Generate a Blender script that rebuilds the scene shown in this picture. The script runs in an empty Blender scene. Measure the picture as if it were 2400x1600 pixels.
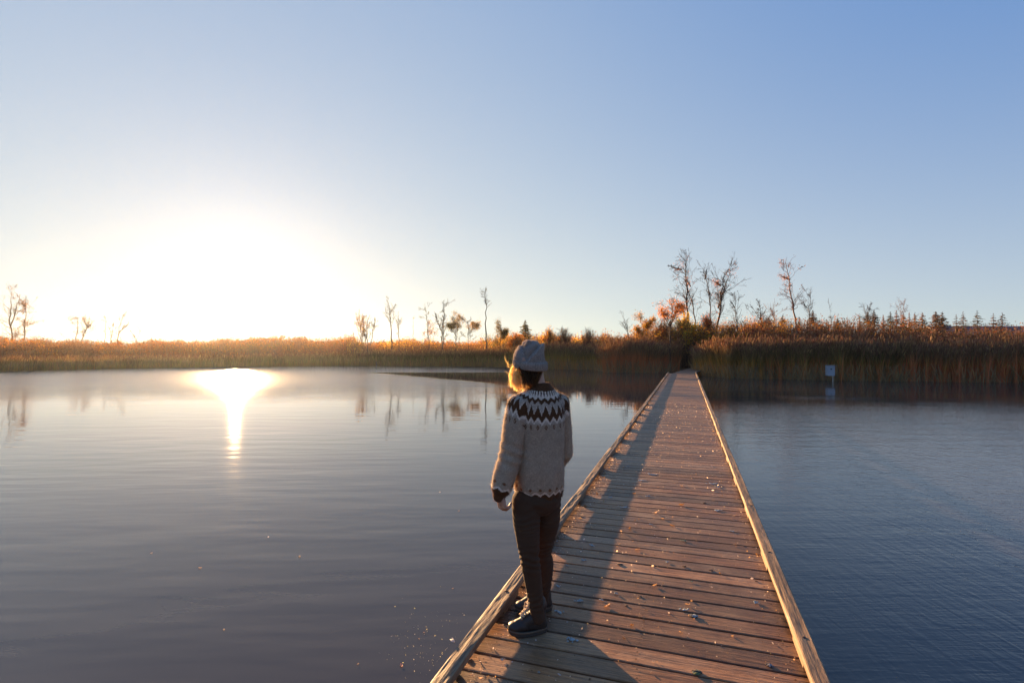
import bpy, bmesh, math, random
import numpy as np
from mathutils import Vector, Matrix, noise

R = math.radians
random.seed(7)
rng = np.random.default_rng(11)
sc = bpy.context.scene
COL = sc.collection

# ------------------------------------------------------------------ camera
F = 1220.0                      # focal length in photo pixels (photo 2400 x 1600)
CAM_H = 1.96                    # above the water; the deck is 0.33 above the water
PITCH = math.atan(16 / F)
DECK = 0.33
cam_d = bpy.data.cameras.new("camera")
cam_d.sensor_width = 36.0
cam_d.lens = 36.0 * F / 2400.0
cam_d.clip_end = 6000
cam_d.clip_start = 0.05
cam = bpy.data.objects.new("camera", cam_d)
cam.location = (0, 0, CAM_H)
cam.rotation_euler = (R(90) + PITCH, 0, 0)
COL.objects.link(cam)
sc.camera = cam

# ------------------------------------------------------------------ light
SUN_AZ = math.atan((552 - 1200) / F)        # from +Y, negative = left
SUN_EL = R(6.0)
SUN_DIR = Vector((math.sin(SUN_AZ) * math.cos(SUN_EL), math.cos(SUN_AZ) * math.cos(SUN_EL), math.sin(SUN_EL)))
sun_d = bpy.data.lights.new("sun", 'SUN')
sun_d.energy = 5.0
sun_d.angle = R(0.6)
sun_d.color = (1.0, 0.60, 0.28)
sun = bpy.data.objects.new("sun", sun_d)
sun.rotation_euler = (-SUN_DIR).to_track_quat('-Z', 'Y').to_euler()
sun.location = (-60, 110, 14)
COL.objects.link(sun)

world = bpy.data.worlds.new("World")
sc.world = world
world.use_nodes = True
nt = world.node_tree
for n in list(nt.nodes):
    nt.nodes.remove(n)
def N(nt, t, **kw):
    n = nt.nodes.new(t)
    for k, v in kw.items():
        setattr(n, k, v)
    return n
def L(nt, a, b):
    nt.links.new(a, b)
wo = N(nt, 'ShaderNodeOutputWorld')
bg = N(nt, 'ShaderNodeBackground')
BG = 0.10; EXPO = 2.2
bg.inputs['Strength'].default_value = BG
sky = N(nt, 'ShaderNodeTexSky', sky_type='NISHITA')
sky.sun_disc = False
sky.sun_elevation = SUN_EL
sky.sun_rotation = SUN_AZ
sky.altitude = 200
sky.air_density = 1.0
sky.dust_density = 1.2
sky.ozone_density = 2.5
# broad bright aureole round the sun (thin high haze in the air), by direction
geo = N(nt, 'ShaderNodeTexCoord')
dot = N(nt, 'ShaderNodeVectorMath', operation='DOT_PRODUCT')
dot.inputs[1].default_value = SUN_DIR
L(nt, geo.outputs['Generated'], dot.inputs[0])
def M(nt, op, a, b=None, clamp=False):
    m = N(nt, 'ShaderNodeMath', operation=op)
    m.use_clamp = clamp
    for i, v in enumerate((a, b)):
        if v is None:
            continue
        if isinstance(v, (int, float)):
            m.inputs[i].default_value = v
        else:
            L(nt, v, m.inputs[i])
    return m.outputs[0]
d01 = M(nt, 'MAXIMUM', dot.outputs['Value'], 0.0)
def vscale(nt, col, val):
    v = N(nt, 'ShaderNodeVectorMath', operation='SCALE')
    if isinstance(col, tuple):
        v.inputs[0].default_value = col
    else:
        L(nt, col, v.inputs[0])
    if isinstance(val, (int, float)):
        v.inputs['Scale'].default_value = val
    else:
        L(nt, val, v.inputs['Scale'])
    return v.outputs[0]
def vadd(nt, a, b):
    v = N(nt, 'ShaderNodeVectorMath', operation='ADD')
    L(nt, a, v.inputs[0])
    if isinstance(b, tuple): v.inputs[1].default_value = b
    else: L(nt, b, v.inputs[1])
    return v.outputs[0]
sep = N(nt, 'ShaderNodeSeparateXYZ')
L(nt, geo.outputs['Generated'], sep.inputs[0])
elev = M(nt, 'MAXIMUM', sep.outputs['Z'], 0.0)
hor = M(nt, 'POWER', M(nt, 'SUBTRACT', 1.0, elev), 3.0)
srgb = N(nt, 'ShaderNodeSeparateColor'); L(nt, sky.outputs[0], srgb.inputs[0])
crgb = N(nt, 'ShaderNodeCombineColor')
# the camera film flattens the sky's range: a gentle power of the physical sky
for k, a in enumerate((0.126, 0.062, 0.207)):
    L(nt, M(nt, 'MULTIPLY', M(nt, 'POWER', srgb.outputs[k], 0.2), a), crgb.inputs[k])
tot = vadd(nt, crgb.outputs[0], vscale(nt, (0.475, 0.440, 0.105), hor))
tot = vadd(nt, tot, vscale(nt, (0.322, 0.296, 0.092), M(nt, 'POWER', d01, 2.0)))
tot = vadd(nt, tot, (-0.040, 0.162, 0.362))
tot = vadd(nt, tot, vscale(nt, (1.0, 0.97, 0.92), M(nt, 'MULTIPLY', M(nt, 'POWER', d01, 120.0), 0.12)))
mxn = N(nt, 'ShaderNodeVectorMath', operation='MAXIMUM'); L(nt, tot, mxn.inputs[0]); mxn.inputs[1].default_value = (0.05, 0.12, 0.4)
tot = vscale(nt, mxn.outputs[0], 1.0 / (BG * 2 ** EXPO))
L(nt, tot, bg.inputs['Color'])
L(nt, bg.outputs[0], wo.inputs['Surface'])

sc.view_settings.view_transform = 'Standard'
sc.view_settings.look = 'None'
sc.view_settings.gamma = 1
sc.view_settings.use_curve_mapping = False
sc.view_settings.exposure = EXPO
sc.render.engine = 'CYCLES'
sc.cycles.use_denoising = True
sc.cycles.max_bounces = 6
sc.cycles.transparent_max_bounces = 4
sc.cycles.volume_bounces = 1
sc.cycles.sample_clamp_indirect = 6
sc.cycles.caustics_reflective = False
sc.cycles.caustics_refractive = False

# ------------------------------------------------------------------ helpers
def tag(o, label=None, cat=None, group=None, kind=None):
    if label: o['label'] = label
    if cat: o['category'] = cat
    if group: o['group'] = group
    if kind: o['kind'] = kind
    return o
def thing(name, label, cat, loc=(0, 0, 0), group=None):
    o = bpy.data.objects.new(name, None)
    o.empty_display_size = 0.1
    o.location = loc
    COL.objects.link(o)
    return tag(o, label, cat, group)
def ray(px, py):
    d = Vector(((px - 1200) / F, 1.0, -(py - 800) / F))
    c, s = math.cos(PITCH), math.sin(PITCH)
    return Vector((d.x, d.y * c - d.z * s, d.y * s + d.z * c))
def at(px, py, Y):
    d = ray(px, py)
    return Vector((0, 0, CAM_H)) + d * (Y / d.y)
def ground(px, py, z=0.0):
    d = ray(px, py)
    return Vector((0, 0, CAM_H)) + d * ((z - CAM_H) / d.z)

def mesh_np(name, V, Fc, cols=None, mat=None, parent=None, smooth=False):
    """V (N,3), Fc (M,k) integer faces all of one size, or a list of such arrays"""
    me = bpy.data.meshes.new(name)
    V = np.asarray(V, dtype=np.float32)
    Fl = Fc if isinstance(Fc, list) and isinstance(Fc[0], np.ndarray) else [Fc]
    Fl = [np.asarray(f, dtype=np.int32) for f in Fl if len(f)]
    me.vertices.add(len(V)); me.vertices.foreach_set('co', V.ravel())
    loops = np.concatenate([f.ravel() for f in Fl])
    sizes = np.concatenate([np.full(len(f), f.shape[1], dtype=np.int32) for f in Fl])
    starts = np.concatenate([[0], np.cumsum(sizes)[:-1]]).astype(np.int32)
    me.loops.add(len(loops)); me.loops.foreach_set('vertex_index', loops)
    me.polygons.add(len(sizes)); me.polygons.foreach_set('loop_start', starts)
    me.polygons.foreach_set('use_smooth', np.full(len(sizes), bool(smooth)))
    me.update(calc_edges=True)
    if cols is not None:
        a = me.color_attributes.new('Col', 'FLOAT_COLOR', 'POINT')
        c = np.ones((len(V), 4), dtype=np.float32); c[:, :3] = cols
        a.data.foreach_set('color', c.ravel())
    o = bpy.data.objects.new(name, me)
    if mat: me.materials.append(mat)
    COL.objects.link(o)
    if parent is not None:
        o.parent = parent
        o.matrix_parent_inverse = Matrix.Translation(parent.location).inverted()
    return o

class Geo:
    """collects vertex / face / colour blocks"""
    def __init__(s):
        s.V = []; s.F = {}; s.C = []; s.n = 0
    def add(s, V, Fc, col):
        V = np.asarray(V, dtype=np.float32).reshape(-1, 3)
        Fc = np.asarray(Fc, dtype=np.int32)
        col = np.asarray(col, dtype=np.float32)
        if col.ndim == 1: col = np.tile(col, (len(V), 1))
        s.V.append(V); s.C.append(col)
        s.F.setdefault(Fc.shape[1], []).append(Fc + s.n)
        s.n += len(V)
    def build(s, name, mat, parent=None, smooth=False):
        return mesh_np(name, np.concatenate(s.V), [np.concatenate(f) for f in s.F.values()], np.concatenate(s.C), mat, parent, smooth)

def ribbons(g, C, W, S, col):
    """C (N,K,3) centre lines, W (N,K) half widths, S (N,3) side vectors, col (N,K,3)"""
    n, k, _ = C.shape
    a = C - S[:, None, :] * W[..., None]
    b = C + S[:, None, :] * W[..., None]
    V = np.stack([a, b], 2).reshape(-1, 3)
    base = (np.arange(n) * k * 2)[:, None] + (np.arange(k - 1) * 2)[None, :]
    base = base.ravel()
    Fc = np.stack([base, base + 1, base + 3, base + 2], 1)
    cc = np.repeat(col.reshape(n * k, 3), 2, axis=0)
    g.add(V, Fc, cc)
def tubes(g, C, Rr, col, sides=3):
    """C (N,K,3), Rr (N,K) radii"""
    n, k, _ = C.shape
    T = np.gradient(C, axis=1)
    T /= np.linalg.norm(T, axis=2, keepdims=True) + 1e-9
    ref = np.where(np.abs(T[..., 2:3]) > 0.9, np.array([1.0, 0, 0]), np.array([0, 0, 1.0]))
    A = np.cross(T, ref); A /= np.linalg.norm(A, axis=2, keepdims=True) + 1e-9
    B = np.cross(T, A)
    ang = np.arange(sides) * 2 * math.pi / sides
    V = C[:, :, None, :] + Rr[:, :, None, None] * (A[:, :, None, :] * np.cos(ang)[None, None, :, None] + B[:, :, None, :] * np.sin(ang)[None, None, :, None])
    V = V.reshape(-1, 3)
    i = (np.arange(n) * k * sides)[:, None, None] + (np.arange(k - 1) * sides)[None, :, None]
    j = np.arange(sides)[None, None, :]; j2 = (j + 1) % sides
    Fc = np.stack([i + j, i + j2, i + sides + j2, i + sides + j], -1).reshape(-1, 4)
    col = np.asarray(col, dtype=np.float32)
    cc = np.tile(col, (len(V), 1)) if col.ndim == 1 else np.repeat(col.reshape(n * k, 3), sides, axis=0)
    g.add(V, Fc, cc)
def leaves(g, P, size, col, flat=0.0):
    """small diamond leaves of random orientation; P (N,3), size (N,), col (N,3)"""
    n = len(P)
    a = rng.normal(size=(n, 3)); a[:, 2] *= (1 - flat); a /= np.linalg.norm(a, axis=1, keepdims=True)
    b = np.cross(a, rng.normal(size=(n, 3))); b /= np.linalg.norm(b, axis=1, keepdims=True)
    s = size[:, None]
    V = np.stack([P - a * s, P - b * s * 0.55, P + a * s, P + b * s * 0.55], 1).reshape(-1, 3)
    i = np.arange(n)[:, None] * 4
    g.add(V, i + np.arange(4)[None, :], np.repeat(col, 4, axis=0))
def pick(cols, n, var=0.25):
    cols = np.asarray(cols, dtype=float)
    c = cols[rng.integers(0, len(cols), n)]
    return 1.6 * c * (1 + rng.normal(0, var, (n, 1))).clip(0.4, 1.8)

# ------------------------------------------------------------------ materials
def newmat(name):
    m = bpy.data.materials.new(name); m.use_nodes = True
    nt = m.node_tree
    for n in list(nt.nodes): nt.nodes.remove(n)
    return m, nt, N(nt, 'ShaderNodeOutputMaterial')
def principled(nt, col=None, rough=0.6, **kw):
    p = N(nt, 'ShaderNodeBsdfPrincipled')
    if isinstance(col, tuple): p.inputs['Base Color'].default_value = (*col, 1)
    elif col is not None: L(nt, col, p.inputs['Base Color'])
    if isinstance(rough, (int, float)): p.inputs['Roughness'].default_value = rough
    else: L(nt, rough, p.inputs['Roughness'])
    for k, v in kw.items():
        p.inputs[k.replace('_', ' ')].default_value = v
    return p
def attr(nt, name='Col'):
    return N(nt, 'ShaderNodeAttribute', attribute_name=name).outputs['Color']
def noise_tex(nt, scale, detail=3.0, rough=0.5, vec=None, mapscale=None, rot=None, dist=0.0):
    t = N(nt, 'ShaderNodeTexNoise')
    t.inputs['Scale'].default_value = scale
    t.inputs['Detail'].default_value = detail
    t.inputs['Roughness'].default_value = rough
    t.inputs['Distortion'].default_value = dist
    if vec is None: vec = N(nt, 'ShaderNodeTexCoord').outputs['Object']
    if mapscale or rot:
        mp = N(nt, 'ShaderNodeMapping')
        if mapscale: mp.inputs['Scale'].default_value = mapscale
        if rot: mp.inputs['Rotation'].default_value = rot
        L(nt, vec, mp.inputs[0]); vec = mp.outputs[0]
    L(nt, vec, t.inputs['Vector'])
    return t.outputs[0]
def ramp(nt, fac, stops):
    r = N(nt, 'ShaderNodeValToRGB')
    e = r.color_ramp.elements
    while len(e) < len(stops): e.new(0.5)
    for k, (p, c) in enumerate(stops):
        e[k].position = p
        e[k].color = (c, c, c, 1) if isinstance(c, (int, float)) else (*c, 1)
    L(nt, fac, r.inputs[0])
    return r.outputs[0]
def mulc(nt, a, b, fac=1.0):
    m = N(nt, 'ShaderNodeMix', data_type='RGBA', blend_type='MULTIPLY')
    m.inputs[0].default_value = fac
    L(nt, a, m.inputs[6]); L(nt, b, m.inputs[7])
    return m.outputs[2]
def mixc(nt, fac, a, b):
    m = N(nt, 'ShaderNodeMix', data_type='RGBA')
    if isinstance(fac, (int, float)): m.inputs[0].default_value = fac
    else: L(nt, fac, m.inputs[0])
    for i, v in ((6, a), (7, b)):
        if isinstance(v, tuple): m.inputs[i].default_value = (*v, 1)
        else: L(nt, v, m.inputs[i])
    return m.outputs[2]
def bump(nt, h, strength, dist, p):
    b = N(nt, 'ShaderNodeBump')
    b.inputs['Strength'].default_value = strength
    b.inputs['Distance'].default_value = dist
    L(nt, h, b.inputs['Height'])
    L(nt, b.outputs[0], p.inputs['Normal'])
    return b

def mat_leaf(name, trans=0.45, rough=0.7):
    m, nt, out = newmat(name)
    c = attr(nt)
    p = principled(nt, c, rough)
    p.inputs['Specular IOR Level'].default_value = 0.25
    t = N(nt, 'ShaderNodeBsdfTranslucent')
    hs = N(nt, 'ShaderNodeHueSaturation'); hs.inputs['Saturation'].default_value = 1.15; hs.inputs['Value'].default_value = 1.4
    L(nt, c, hs.inputs['Color']); L(nt, hs.outputs[0], t.inputs['Color'])
    mx = N(nt, 'ShaderNodeMixShader'); mx.inputs[0].default_value = trans
    L(nt, p.outputs[0], mx.inputs[1]); L(nt, t.outputs[0], mx.inputs[2])
    L(nt, mx.outputs[0], out.inputs['Surface'])
    return m
def mat_attr(name, rough=0.85, spec=0.3):
    m, nt, out = newmat(name)
    p = principled(nt, attr(nt), rough)
    p.inputs['Specular IOR Level'].default_value = spec
    L(nt, p.outputs[0], out.inputs['Surface'])
    return m
M_leaf = mat_leaf('autumn_leaf')
M_reed = mat_leaf('reed_blade', 0.45, 0.75)
M_reedr = mat_leaf('dry_reed_blade', 0.18, 0.8)
M_bark = mat_attr('bark')
M_needle = mat_leaf('spruce_needle', 0.38, 0.8)

def mat_wood(name, base, dark, along='u', spec=0.35, rough=0.55, grain=55.0, bstr=0.6, scuff=(0.30, 0.22, 0.17)):
    """weathered lumber; the grain runs along the boardwalk (u) or across it (v)"""
    m, nt, out = newmat(name)
    tc = N(nt, 'ShaderNodeTexCoord').outputs['Object']
    rz = TH
    mp = N(nt, 'ShaderNodeMapping'); mp.vector_type = 'POINT'
    mp.inputs['Rotation'].default_value = (0, 0, rz)
    L(nt, tc, mp.inputs[0])
    sc3 = (1.0, 0.04, 1.0) if along == 'u' else (0.035, 1.0, 1.0)
    g1 = noise_tex(nt, grain, 5, 0.65, vec=mp.outputs[0], mapscale=sc3, dist=0.4)
    g2 = noise_tex(nt, 4.0, 4, 0.6, vec=mp.outputs[0])
    g3 = noise_tex(nt, 160.0, 2, 0.6, vec=mp.outputs[0], mapscale=tuple(max(v, 0.15) for v in sc3))
    c = mixc(nt, ramp(nt, g1, [(0.30, 0.0), (0.68, 1.0)]), dark, base)
    c = mixc(nt, M(nt, 'MULTIPLY', ramp(nt, g2, [(0.42, 0.0), (0.72, 1.0)]), 0.55), c, scuff)
    c = mulc(nt, c, ramp(nt, g3, [(0.2, 0.65), (0.7, 1.2)]))
    c = mulc(nt, c, attr(nt))
    rr = ramp(nt, g2, [(0.3, rough - 0.12), (0.75, rough + 0.2)])
    p = principled(nt, c, rr)
    p.inputs['Specular IOR Level'].default_value = spec
    h = M(nt, 'ADD', g1, M(nt, 'MULTIPLY', g3, 0.35))
    bump(nt, h, bstr, 0.004, p)
    L(nt, p.outputs[0], out.inputs['Surface'])
    return m
TH = math.atan(408 / F)         # heading of the boardwalk, right of the view axis
U = Vector((math.sin(TH), math.cos(TH), 0)); Vv = Vector((math.cos(TH), -math.sin(TH), 0))
M_plank = mat_wood('deck_plank', (0.31, 0.145, 0.058), (0.075, 0.036, 0.018), 'v', bstr=1.0, scuff=(0.34, 0.22, 0.145), rough=0.48, spec=0.35)
M_rail = mat_wood('rail_lumber', (0.29, 0.185, 0.105), (0.075, 0.047, 0.031), 'u', bstr=1.0, rough=0.7, grain=42, scuff=(0.34, 0.235, 0.155))
def simple(name, col, rough=0.6, **kw):
    m, nt, out = newmat(name)
    p = principled(nt, col, rough, **kw)
    L(nt, p.outputs[0], out.inputs['Surface'])
    return m

# ------------------------------------------------------------------ water
def build_water():
    m, nt, out = newmat('pond_water')
    tc = N(nt, 'ShaderNodeTexCoord').outputs['Object']
    sp = N(nt, 'ShaderNodeSeparateXYZ'); L(nt, tc, sp.inputs[0])
    X, Y = sp.outputs['X'], sp.outputs['Y']
    wob = M(nt, 'MULTIPLY', M(nt, 'SUBTRACT', noise_tex(nt, 0.35, 3, 0.55, mapscale=(1, 2.5, 1)), 0.5), 6.0)
    def sstep(v, a, b):
        r = N(nt, 'ShaderNodeMapRange', interpolation_type='SMOOTHSTEP')
        r.inputs['From Min'].default_value = a; r.inputs['From Max'].default_value = b
        L(nt, v, r.inputs['Value']); return r.outputs[0]
    Yw = M(nt, 'ADD', Y, wob)
    # breeze ruffled far water (left)
    mA = M(nt, 'MULTIPLY', sstep(M(nt, 'ADD', Y, M(nt, 'MULTIPLY', wob, 0.25)), 42.0, 43.2), M(nt, 'SUBTRACT', 1.0, sstep(M(nt, 'ADD', X, wob), -1.0, 3.0)))
    line = M(nt, 'ADD', M(nt, 'ADD', M(nt, 'MULTIPLY', X, -1.27), 28.0), M(nt, 'MULTIPLY', wob, 0.4))
    mB = M(nt, 'MULTIPLY', sstep(M(nt, 'SUBTRACT', line, Y), -0.6, 1.0), sstep(Yw, 15.0, 33.0))
    mB = M(nt, 'MULTIPLY', mB, M(nt, 'SUBTRACT', 1.0, sstep(M(nt, 'ADD', X, wob), -3.0, 0.5)))
    far = M(nt, 'MAXIMUM', mA, mB)
    pc = ground(1945, 931, 0.0)
    ex = M(nt, 'POWER', M(nt, 'DIVIDE', M(nt, 'ABSOLUTE', M(nt, 'SUBTRACT', M(nt, 'ADD', X, M(nt, 'MULTIPLY', wob, 0.35)), pc.x)), 2.6), 2.0)
    ey = M(nt, 'POWER', M(nt, 'DIVIDE', M(nt, 'ABSOLUTE', M(nt, 'SUBTRACT', M(nt, 'ADD', Y, M(nt, 'MULTIPLY', wob, 0.12)), pc.y)), 1.1), 2.0)
    far = M(nt, 'MAXIMUM', far, M(nt, 'MULTIPLY', M(nt, 'SUBTRACT', 1.0, sstep(M(nt, 'ADD', ex, ey), 0.0, 1.3)), M(nt, 'MULTIPLY', ramp(nt, noise_tex(nt, 1.1, 3, 0.6, mapscale=(0.7, 3.0, 1)), [(0.40, 0.0), (0.62, 1.0)]), 0.30)))
    # rippled water on the right of the boardwalk
    mR = M(nt, 'MULTIPLY', sstep(M(nt, 'SUBTRACT', X, M(nt, 'MULTIPLY', Y, 0.36)), -1.0, 2.5), M(nt, 'SUBTRACT', 1.0, sstep(Yw, 13.0, 24.0)))
    patch = ramp(nt, noise_tex(nt, 0.22, 2, 0.5, mapscale=(0.5, 2.2, 1)), [(0.52, 0.0), (0.62, 1.0)])
    mR2 = M(nt, 'MULTIPLY', M(nt, 'MULTIPLY', sstep(X, 6.0, 9.0), patch), 0.6)
    rip = M(nt, 'MAXIMUM', mR, mR2)
    fade = M(nt, 'SUBTRACT', 1.0, M(nt, 'MULTIPLY', sstep(Y, 6.0, 22.0), 0.75))
    # long swell from the left, fine crossing ripples on the right
    w1 = noise_tex(nt, 1.6, 2, 0.5, mapscale=(0.35, 1.5, 1), rot=(0, 0, R(-22)))
    w2 = noise_tex(nt, 9.0, 3, 0.55, mapscale=(0.45, 1.6, 1), rot=(0, 0, R(20)))
    w3 = noise_tex(nt, 10.0, 3, 0.55, mapscale=(0.35, 1.9, 1), rot=(0, 0, R(38)), dist=0.6)
    w4 = noise_tex(nt, 34.0, 2, 0.5, mapscale=(0.5, 1.6, 1), rot=(0, 0, R(-30)))
    w5 = noise_tex(nt, 9.0, 3, 0.5, mapscale=(1.7, 0.30, 1), rot=(0, 0, R(-14)), dist=0.5)
    h = M(nt, 'MULTIPLY', M(nt, 'MULTIPLY', w1, 0.009), fade)
    h = M(nt, 'ADD', h, M(nt, 'MULTIPLY', M(nt, 'MULTIPLY', w2, 0.0006), fade))
    hr = M(nt, 'ADD', M(nt, 'ADD', M(nt, 'MULTIPLY', w3, 0.0045), M(nt, 'MULTIPLY', w5, 0.0060)), M(nt, 'MULTIPLY', w4, 0.0007))
    h = M(nt, 'ADD', h, M(nt, 'MULTIPLY', hr, rip))
    wf = noise_tex(nt, 3.0, 3, 0.6, mapscale=(0.5, 2.0, 1))
    h = M(nt, 'ADD', h, M(nt, 'MULTIPLY', M(nt, 'MULTIPLY', wf, 0.035), far))
    rough = M(nt, 'ADD', M(nt, 'ADD', M(nt, 'ADD', 0.016, M(nt, 'MULTIPLY', sstep(X, 2.0, -4.0), 0.006)), M(nt, 'MULTIPLY', far, 0.17)), M(nt, 'MULTIPLY', rip, 0.03))
    p = principled(nt, (0.052, 0.046, 0.046), rough, IOR=1.42)
    b = bump(nt, h, 1.0, 1.0, p)
    L(nt, p.outputs[0], out.inputs['Surface'])
    V = [(-400, -280, 0), (400, -280, 0), (400, 120, 0), (-400, 120, 0)]
    o = mesh_np('water', V, [[0, 1, 2, 3]], None, m)
    tag(o, 'calm dark pond water reflecting the evening sky', None, None, 'structure')
build_water()

# ------------------------------------------------------------------ shore
SHORE_PX = [(-700, 905), (-300, 882), (0, 870), (300, 863), (550, 859), (850, 857), (1100, 858.5), (1180, 860), (1260, 863.5), (1390, 866), (1418, 872),
            (1540, 873), (1585, 869), (1650, 880), (1700, 885), (1900, 889.5), (2100, 893), (2400, 897), (2800, 904), (3300, 915)]
SHORE = [ground(x, y, 0.0) for x, y in SHORE_PX]
def build_ground():
    m, nt, out = newmat('marsh_soil')
    n1 = noise_tex(nt, 0.8, 5, 0.6)
    c = mixc(nt, n1, (0.045, 0.03, 0.018), (0.16, 0.10, 0.045))
    p = principled(nt, c, 0.95)
    L(nt, p.outputs[0], out.inputs['Surface'])
    V = []; rows = []
    mult = [(1.0, -0.25), (1.015, 0.03), (1.06, 0.14), (1.25, 0.25), (1.8, 0.3), (3.5, 0.35), (5, 0.5)]
    for f, z in mult:
        r = []
        for k, p_ in enumerate(SHORE):
            v = (p_.x * f, p_.y * f, z + (0.05 * math.sin(k * 2.1 + f * 9) if 1.05 < f < 3 else 0))
            r.append(len(V)); V.append(v)
        rows.append(r)
    Fc = []
    for a, b in zip(rows, rows[1:]):
        for k in range(len(a) - 1):
            Fc.append((a[k], a[k + 1], b[k + 1], b[k]))
    o = mesh_np('ground', V, Fc, None, m)
    tag(o, 'low marshy bank behind the reeds running to the horizon', None, None, 'structure')
build_ground()

def shore_at(px):
    """waterline point under photo column px"""
    y = np.interp(px, [a for a, b in SHORE_PX], [b for a, b in SHORE_PX])
    return ground(px, y, 0.0)

# reed beds --------------------------------------------------------------
GREEN = (0.075, 0.075, 0.020); OLIVE = (0.12, 0.095, 0.032); TAN = (0.30, 0.19, 0.085); BROWN = (0.16, 0.085, 0.04); PLUME = (0.17, 0.095, 0.055); RUST_R = (0.19, 0.085, 0.04)
def reed_bed(name, label, px0, px1, n, hfun, depth, lowc, midc, topc, plume=0.5, dens_front=1.6, wid=0.012):
    g = Geo()
    px = rng.uniform(px0, px1, n)
    dep = depth * rng.uniform(0, 1, n) ** dens_front
    P = np.array([shore_at(x) for x in px])
    rad = P / np.linalg.norm(P[:, :2], axis=1, keepdims=True); rad[:, 2] = 0
    clump = np.array([noise.noise(Vector((x * 0.02, 3.7, 0))) for x in px])
    clump2 = np.array([noise.noise(Vector((x * 0.09, 9.1, d))) for x, d in zip(px, dep)])
    B = P + rad * (dep + 0.9 * clump2 - 0.05)[:, None]
    B[:, 2] = -0.05
    clump3 = np.array([noise.noise(Vector((x * 0.035, 7.7, d * 0.7))) for x, d in zip(px, dep)])
    H = np.array([hfun(x) for x in px]) * (1 + 0.10 * clump + 0.26 * clump3 + rng.normal(0, 0.10, n)) * (0.90 + 0.08 * dep / depth)
    lean = rng.normal(0, 0.13, (n, 2)) + 0.12 * clump2[:, None] + np.array([0.05, 0.0])
    K = 5
    t = np.linspace(0, 1, K)
    C = np.zeros((n, K, 3))
    C[:, :, 2] = B[:, 2:3] + H[:, None] * (t - 0.10 * t ** 3 * rng.uniform(0, 1.6, (n, 1)))
    for a in (0, 1):
        C[:, :, a] = B[:, a:a + 1] + (lean[:, a:a + 1] * H[:, None]) * t ** 1.8
    S = rng.normal(size=(n, 3)); S[:, 2] = 0; S /= np.linalg.norm(S, axis=1, keepdims=True)
    W = (wid * rng.uniform(0.7, 1.5, n))[:, None] * np.array([1.0, 1.1, 0.9, 0.6, 0.15])
    lo = pick(lowc, n, 0.2); mi = pick(midc, n, 0.22); to = pick(topc, n, 0.22)
    br = np.exp(rng.normal(0, 0.22, n) + 0.35 * clump)[:, None]
    col = np.stack([lo * br * 2.6, (lo * 0.6 + mi * 0.4) * br * 2.5, mi * br * 1.9, (mi * 0.5 + to * 0.5) * br * 0.85, to * br * 0.58], 1)  # blade feet brightened and tips dimmed in colour to offset shade and sun
    if px0 > 1200: col[:, :3] = col[:, :3] * np.array([1.35, 0.92, 0.80])
    col = col * np.minimum(1.0, 0.62 / col.max(axis=2, keepdims=True))
    ribbons(g, C, W, S, col)
    # seed heads
    k = rng.random(n) < plume
    m_ = int(k.sum())
    if m_:
        tip = C[k, -1]; prev = C[k, -2]
        d = tip - prev; d /= np.linalg.norm(d, axis=1, keepdims=True)
        ln = rng.uniform(0.14, 0.30, m_)
        q = np.linspace(-0.2, 1, 4)
        C2 = tip[:, None, :] + d[:, None, :] * (ln[:, None] * q)[..., None]
        C2[:, :, 0] += (q ** 2) * rng.normal(0.03, 0.05, (m_, 1))
        W2 = rng.uniform(0.012, 0.028, m_)[:, None] * np.array([0.3, 1.0, 0.9, 0.15])
        cp = 0.75 * pick([PLUME, TAN, (0.2, 0.1, 0.06)], m_, 0.25)
        for s_ in range(2):
            S2 = rng.normal(size=(m_, 3)); S2[:, 2] = 0; S2 /= np.linalg.norm(S2, axis=1, keepdims=True)
            ribbons(g, C2, W2, S2, np.repeat(cp[:, None, :], 4, 1))
    # broken leaning stalks at the water's edge
    nb = n // 12
    pxb = rng.uniform(px0, px1, nb)
    Pb = np.array([shore_at(x) for x in pxb]); rb = Pb / np.linalg.norm(Pb[:, :2], axis=1, keepdims=True)
    Pb = Pb - rb * rng.uniform(0.0, 0.5, nb)[:, None]; Pb[:, 2] = -0.02
    top = Pb + np.stack([rng.normal(0, 0.35, nb), rng.normal(0, 0.2, nb), rng.uniform(0.2, 1.1, nb)], 1)
    Cb = Pb[:, None, :] + (top - Pb)[:, None, :] * np.array([0, .5, 1.0])[None, :, None]
    Sb = rng.normal(size=(nb, 3)); Sb[:, 2] = 0; Sb /= np.linalg.norm(Sb, axis=1, keepdims=True)
    ribbons(g, Cb, np.full((nb, 3), 0.010), Sb, np.repeat(pick([TAN, (0.22, 0.16, 0.09)], nb)[:, None, :], 3, 1))
    o = g.build(name, M_reedr if px0 > 1200 else M_reed)
    tag(o, label, 'reeds', 'reed beds along the shore', 'stuff')
reed_bed('reeds', 'low brown reeds along the far left bank under the sun glow', -600, 860, 26000,
         lambda x: float(np.interp(x, [-600, 0, 500, 700, 860], [1.3, 1.15, 1.15, 1.25, 1.6])), 6.0, [OLIVE, BROWN], [OLIVE, (0.15, 0.09, 0.04)], [BROWN, TAN, OLIVE], 0.15, wid=0.016)
reed_bed('reeds', 'dull green and brown reeds on the far bank behind the bright strip of water', 840, 1300, 17000,
         lambda x: float(np.interp(x, [840, 1000, 1200, 1300], [1.6, 1.75, 1.95, 2.2])), 5.0, [OLIVE, BROWN], [GREEN, OLIVE, BROWN], [BROWN, PLUME, OLIVE], 0.35, wid=0.015)
reed_bed('reeds', 'green and rust reeds on the bank right of the person in the beanie', 1270, 1415, 4147,
         lambda x: 2.2, 4.0, [OLIVE, TAN], [GREEN, OLIVE], [BROWN, PLUME, TAN], 0.5)
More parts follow.
